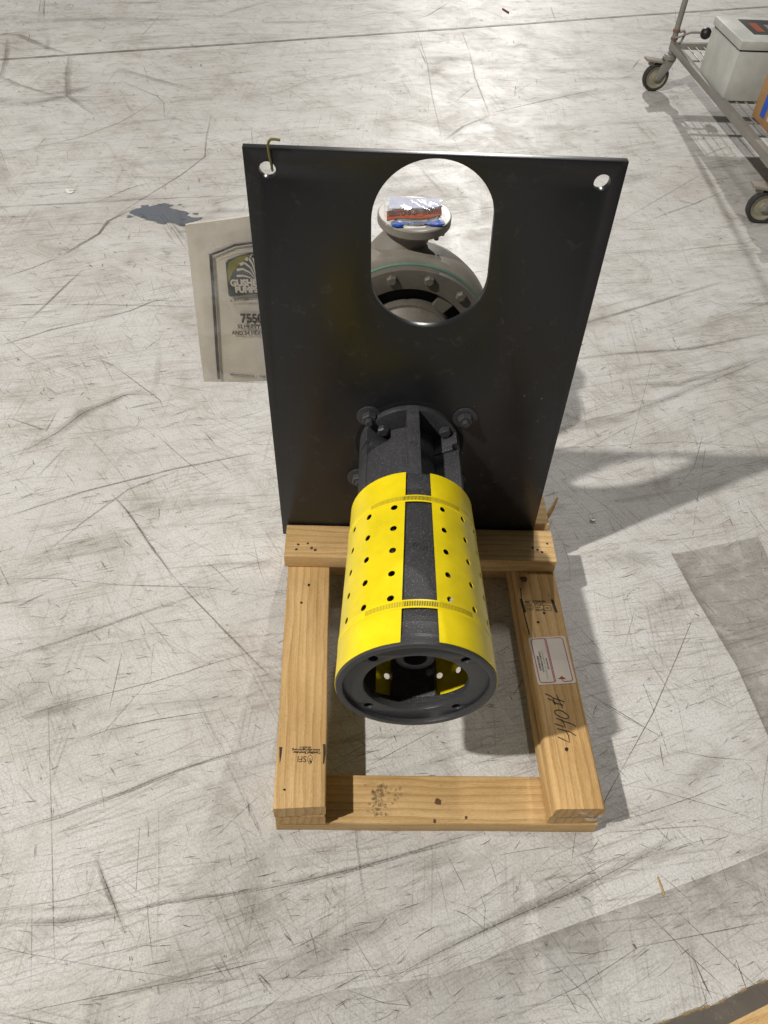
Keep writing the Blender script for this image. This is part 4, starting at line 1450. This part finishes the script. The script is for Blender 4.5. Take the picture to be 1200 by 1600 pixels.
for i in range(len(st) - 1):
    (x0, y0), (x1, y1) = st[i], st[i + 1]
    z0, z1 = 669 + 1.2 * sin(i * 1.4), 669 + 1.2 * sin((i + 1) * 1.4)
    mb.add([(x0, y0 - 12, z0 - 3), (x1, y1 - 12, z1 - 3), (x1, y1 + 12, z1 + 3), (x0, y0 + 12, z0 + 3), (x0, y0 - 12, z0 - 3.4), (x1, y1 - 12, z1 - 3.4), (x1, y1 + 12, z1 + 2.6), (x0, y0 + 12, z0 + 2.6)],
           [(0, 1, 2, 3), (7, 6, 5, 4), (0, 4, 5, 1), (2, 6, 7, 3)])
tp = obj('orange_strip', mb, ORANGE, pouch)
text('PACKING LIST ENCLOSED', 17, (289, 1014, 674.5), Vector((-1, -0.20, -0.01)), Vector((0.1, -1, -0.25)), INK, tp, 'strip_lettering', 0.56, 0.5)
mb = MB()
for q in (stroke([(176, 994), (200, 1003), (222, 1003), (245, 1004), (268, 1011), (293, 1025)], 2) + stroke([(179, 970), (200, 977.5), (222, 978), (245, 979), (268, 986), (291, 999)], 2)):
    mb.add([(a, b, 669.4 + (b - (990 + max(0, a - 245) * 0.45)) * 0.25 + 1.0) for a, b in q], [(0, 1, 2, 3)])
obj('strip_border', mb, INK, tp, weld=False)
mb = MB()
mb.add([(183, 1030, 661), (296, 1045, 661), (290, 1084, 660), (185, 1084, 660)], [(0, 1, 2, 3)])
obj('folded_slip', mb, m_paint('lavender_slip', (0.42, 0.44, 0.60), 0.6), pouch)
plug = thing('blue_plug', (238, 975, 651), 'pair of blue plastic plugs joined by a strap under the clear pouch', 'plastic plug')
for cx, cy, rx in ((201, 979, 15), (279, 989, 20)):
    mb = MB()
    prof_ = [(0, 0.1), (0, 0.85), (2, 1.0), (5, 0.92), (7, 0.6), (7.5, 0.05)]
    mb.lathe(prof_, lambda s, t, r, cx=cx, cy=cy, rx=rx: Vector((cx + rx * r * sin(t), cy + 11 * r * cos(t), 652.6 + s)), 28)
    obj('plug_cap', mb, BLUE, plug)
mb = MB(); mb.tube([(205, 978, 656), (222, 981, 657), (245, 984, 657), (268, 987, 656)], 2.4, 8); obj('strap', mb, BLUE, plug)

# ================================================================== wire cart at the upper right
cart = thing('wire_cart', (1950, 3000, 0), 'steel wire utility cart on grey casters at the upper right', 'cart')
c1 = Vector((1622, 3690, 200)); c2 = Vector((1677, 2330, 200))
ax = (c2 - c1).normalized(); sx = Vector((-ax.y, ax.x, 0))          # sx points to +x
if sx.x < 0: sx = -sx
WD = 640


def bar(p, q, w_, h_, mt, name='frame_bar', bev=1.5):
    d = (q - p).normalized(); n1 = Vector((-d.y, d.x, 0)).normalized() * w_ / 2; n2 = Vector((0, 0, h_))
    m_ = MB()
    m_.add([p - n1, q - n1, q + n1, p + n1, p - n1 + n2, q - n1 + n2, q + n1 + n2, p + n1 + n2], [(0, 3, 2, 1), (4, 5, 6, 7), (0, 1, 5, 4), (1, 2, 6, 5), (2, 3, 7, 6), (3, 0, 4, 7)])
    return obj(name, m_, mt, cart, bevel=bev)


bar(c1 + Vector((0, 0, -12)), c2 + Vector((0, 0, -12)), 26, 32, TUBE)
bar(c1 + sx * WD + Vector((0, 0, -12)), c2 + sx * WD + Vector((0, 0, -12)), 26, 32, TUBE)
bar(c1 + Vector((0, 0, -11)), c1 + sx * WD + Vector((0, 0, -11)), 26, 28, TUBE)
bar(c2 + Vector((0, 0, -11)), c2 + sx * WD + Vector((0, 0, -11)), 26, 28, TUBE)
for f_ in (0.14, 0.335, 0.5, 0.66, 0.84):
    p = c1.lerp(c2, f_)
    bar(p + Vector((0, 0, -6)), p + sx * WD + Vector((0, 0, -6)), 12, 8, TUBE, 'cross_bar', 0.8)
mb = MB(); mb.cyl((0, 0, 0), (ax * 1361), 2.6, n=8)
wr = None
k = 26
while k < WD - 10:
    p = c1 + sx * k + Vector((0, 0, 5))
    if wr is None:
        wr = obj('shelf_wire', mb, STEEL, cart, origin=(0, 0, 0), rot=(p, (0, 0, 0)))
    else:
        inst(wr, p, cart)
    k += 41
for (p, nm) in ((c1 + Vector((0, 0, -14)), ''), (c1 + sx * WD + Vector((0, 0, -14)), ''), (c2 + sx * WD + Vector((0, 0, -14)), '')):
    mb = MB(); mb.cyl(p, p + Vector((0, 0, 1100)), 13.5, n=20); obj('corner_post', mb, TUBE, cart)
mb = MB(); mb.cyl(c2 + Vector((0, 0, -14)), c2 + Vector((0, 0, 1086)), 13.5, n=20); obj('corner_post', mb, TUBE, cart)
for z in (228, 262): 
    mb = MB(); mb.cyl(c1 + Vector((0, 0, z - 200)), c1 + Vector((0, 0, z - 190)), 17, n=18); obj('collar', mb, mat('rusty_collar', (0.20, 0.09, 0.06), 0.6)[0], cart)
# latch rod with black ball
mb = MB(); mb.tube([c1 + Vector(p) for p in ((-4, -14, 40), (16, -20, 46), (40, -16, 56), (70, -10, 64), (110, -4, 64), (132, -4, 62))], 5, 8)
mb.tube([c1 + Vector(p) for p in ((14, -12, 64), (34, -8, 70), (44, -6, 55), (34, -10, 26), (16, -14, 16))], 6, 8)
lt = obj('latch_rod', mb, STEEL, cart)
mb = MB(); pc = c1 + Vector((143, -4, 62))
prof_ = [(-26 * cos(pi * k / 12), max(0.3, 26 * sin(pi * k / 12))) for k in range(13)]
mb.lathe(prof_, lambda s, t, r: pc + Vector((s, r * sin(t), r * cos(t))), 24)
obj('ball_knob', mb, BLK, lt)


# casters
def caster(px, py, ang, first=None):
    """swivel axis at px,py; wheel trails by 42 mm; built in its own axes (wheel axle along y)"""
    R_ = 64
    root_m = MB()
    root_m.cyl((0, 0, 148), (0, 0, 160), 33, n=28); root_m.cyl((0, 0, 160), (0, 0, 168), 30, 27, n=28); root_m.cyl((0, 0, 166), (0, 0, 190), 13, n=16)
    root = obj('caster', root_m, STEEL, cart, origin=(0, 0, 0), rot=((px, py, 0), (0, 0, ang)), bevel=0.8)
    wx = -44

    def sub(name, m_, mt, bev=0):
        me_o = obj(name, m_, mt, None, origin=(0, 0, 0), bevel=bev)
        COL.objects.unlink(me_o); COL.objects.link(me_o)
        me_o.parent = root
        me_o.matrix_parent_inverse = Matrix.Identity(4)
        me_o.matrix_basis = Matrix.Identity(4)
        return me_o
    fr = lambda s, t, r: Vector((wx + r * sin(t), s, R_ + r * cos(t)))
    m_ = MB(); m_.lathe([(-13, 48), (-15, 56), (-13, 61), (-7, R_), (7, R_), (13, 61), (15, 56), (13, 48), (-13, 48)], fr, 48); sub('tyre', m_, RUB)
    m_ = MB(); m_.lathe([(-16, 3), (-16, 16), (-8, 18), (-6, 36), (-12, 44), (-13.5, 50), (13.5, 50), (12, 44), (6, 36), (8, 18), (16, 16), (16, 3)], fr, 48); sub('wheel_hub', m_, HUBM)
    m_ = MB()
    for sg in (-1, 1):
        y = 20 * sg
        o4 = [(-24, 148), (24, 148), (10, 110), (wx + 14, R_ - 12), (wx - 10, R_ - 10), (wx - 4, R_ + 20), (wx + 2, 118)]
        m_.add([(a, y, b) for a, b in o4] + [(a, y + 3 * sg, b) for a, b in o4], [tuple(range(7)), tuple(range(13, 6, -1))] + [(i, (i + 1) % 7, 7 + (i + 1) % 7, 7 + i) for i in range(7)])
    m_.box((-26, -22, 143), (26, 22, 149))
    sub('fork', m_, STEEL, 0.8)
    m_ = MB(); m_.cyl((wx, -26, R_), (wx, 26, R_), 8, n=6, smooth=False); sub('axle_bolt', m_, STEEL)
    m_ = MB()
    m_.add([(-20, -24, 138), (-20, 24, 138), (-118, 24, 150), (-118, -24, 150), (-20, -24, 130), (-20, 24, 130), (-118, 24, 140), (-118, -24, 140)], [(0, 3, 2, 1), (4, 5, 6, 7), (0, 1, 5, 4), (1, 2, 6, 5), (2, 3, 7, 6), (3, 0, 4, 7)])
    m_.box((-96, -10, 118), (-70, 10, 140))
    sub('brake_pedal', m_, mat('worn_brake_paint', (0.26, 0.23, 0.185), 0.6)[0], 1.2)
    return root


caster(c1.x, c1.y - 10, radians(4))
caster(c2.x + 40, c2.y + 15, radians(-4))
caster(c1.x + sx.x * WD, c1.y + sx.y * WD, radians(160))
caster(c2.x + sx.x * WD, c2.y + sx.y * WD, radians(200))

# grey enclosure on the shelf
e0 = Vector((1652, 2990, 209))
ex, ey = sx, -ax            # across, away
bx = thing('grey_enclosure', e0 + ex * 170 + ey * 165, 'light grey steel electrical box with black control panel lid on the cart shelf', 'electrical box')


def obox(o, dx, dy, dz, u0, v0, z0):
    m_ = MB()
    b = o + ex * u0 + ey * v0 + Vector((0, 0, z0))
    c = [b, b + ex * dx, b + ex * dx + ey * dy, b + ey * dy]
    return m_.add(c + [p + Vector((0, 0, dz)) for p in c], [(0, 3, 2, 1), (4, 5, 6, 7), (0, 1, 5, 4), (1, 2, 6, 5), (2, 3, 7, 6), (3, 0, 4, 7)])


obj('enclosure_body', obox(e0, 340, 318, 188, 0, 0, 0), GREY, bx, bevel=4)
obj('lid_seam', obox(e0, 330, 308, 8, 5, 5, 187), DARKV, bx)
ld = obj('enclosure_lid', obox(e0, 346, 326, 34, -3, -4, 194), GREY, bx, bevel=6)
obj('control_panel', obox(e0, 230, 190, 1.5, 80, 85, 228), BLK, ld)
obj('orange_decal', obox(e0, 34, 110, 0.6, 105, 115, 229.6), ORANGE, ld)
obj('grey_decal', obox(e0, 90, 75, 0.6, 165, 135, 229.6), m_paint('grey_decal', (0.16, 0.15, 0.14), 0.5, 0.1), ld)
# cardboard box with blue tape
k0 = Vector((1733, 2846, 209))
cb = thing('cardboard_box', k0 + ex * 150 - ey * 140, 'brown cardboard box with a strip of blue tape on the cart shelf', 'box')
obj('carton', obox(k0, 300, 290, 190, 0, -290, 0), CARD, cb, bevel=2)
mb = MB()
f0 = k0 - ex * 0.6
mb.add([f0 - ey * 62 + Vector((0, 0, 24)), f0 - ey * 104 + Vector((0, 0, 24)), f0 - ey * 104 + Vector((0, 0, 118)), f0 - ey * 62 + Vector((0, 0, 118)),
        f0 + ex * 0.5 - ey * 62 + Vector((0, 0, 24)), f0 + ex * 0.5 - ey * 104 + Vector((0, 0, 24)), f0 + ex * 0.5 - ey * 104 + Vector((0, 0, 118)), f0 + ex * 0.5 - ey * 62 + Vector((0, 0, 118))], [(0, 1, 2, 3), (7, 6, 5, 4), (0, 4, 5, 1), (2, 6, 7, 3)])
obj('blue_tape', mb, BTAPE, cb)
mb = MB(); mb.add([f0 - ey * 130 + Vector((0, 0, 30)), f0 - ey * 220 + Vector((0, 0, 30)), f0 - ey * 220 + Vector((0, 0, 100)), f0 - ey * 130 + Vector((0, 0, 100))], [(0, 1, 2, 3)])
obj('shipping_sticker', mb, LABELW, cb)

for o in list(bpy.data.objects):
    if o.name.endswith('_tmp'): bpy.data.objects.remove(o)
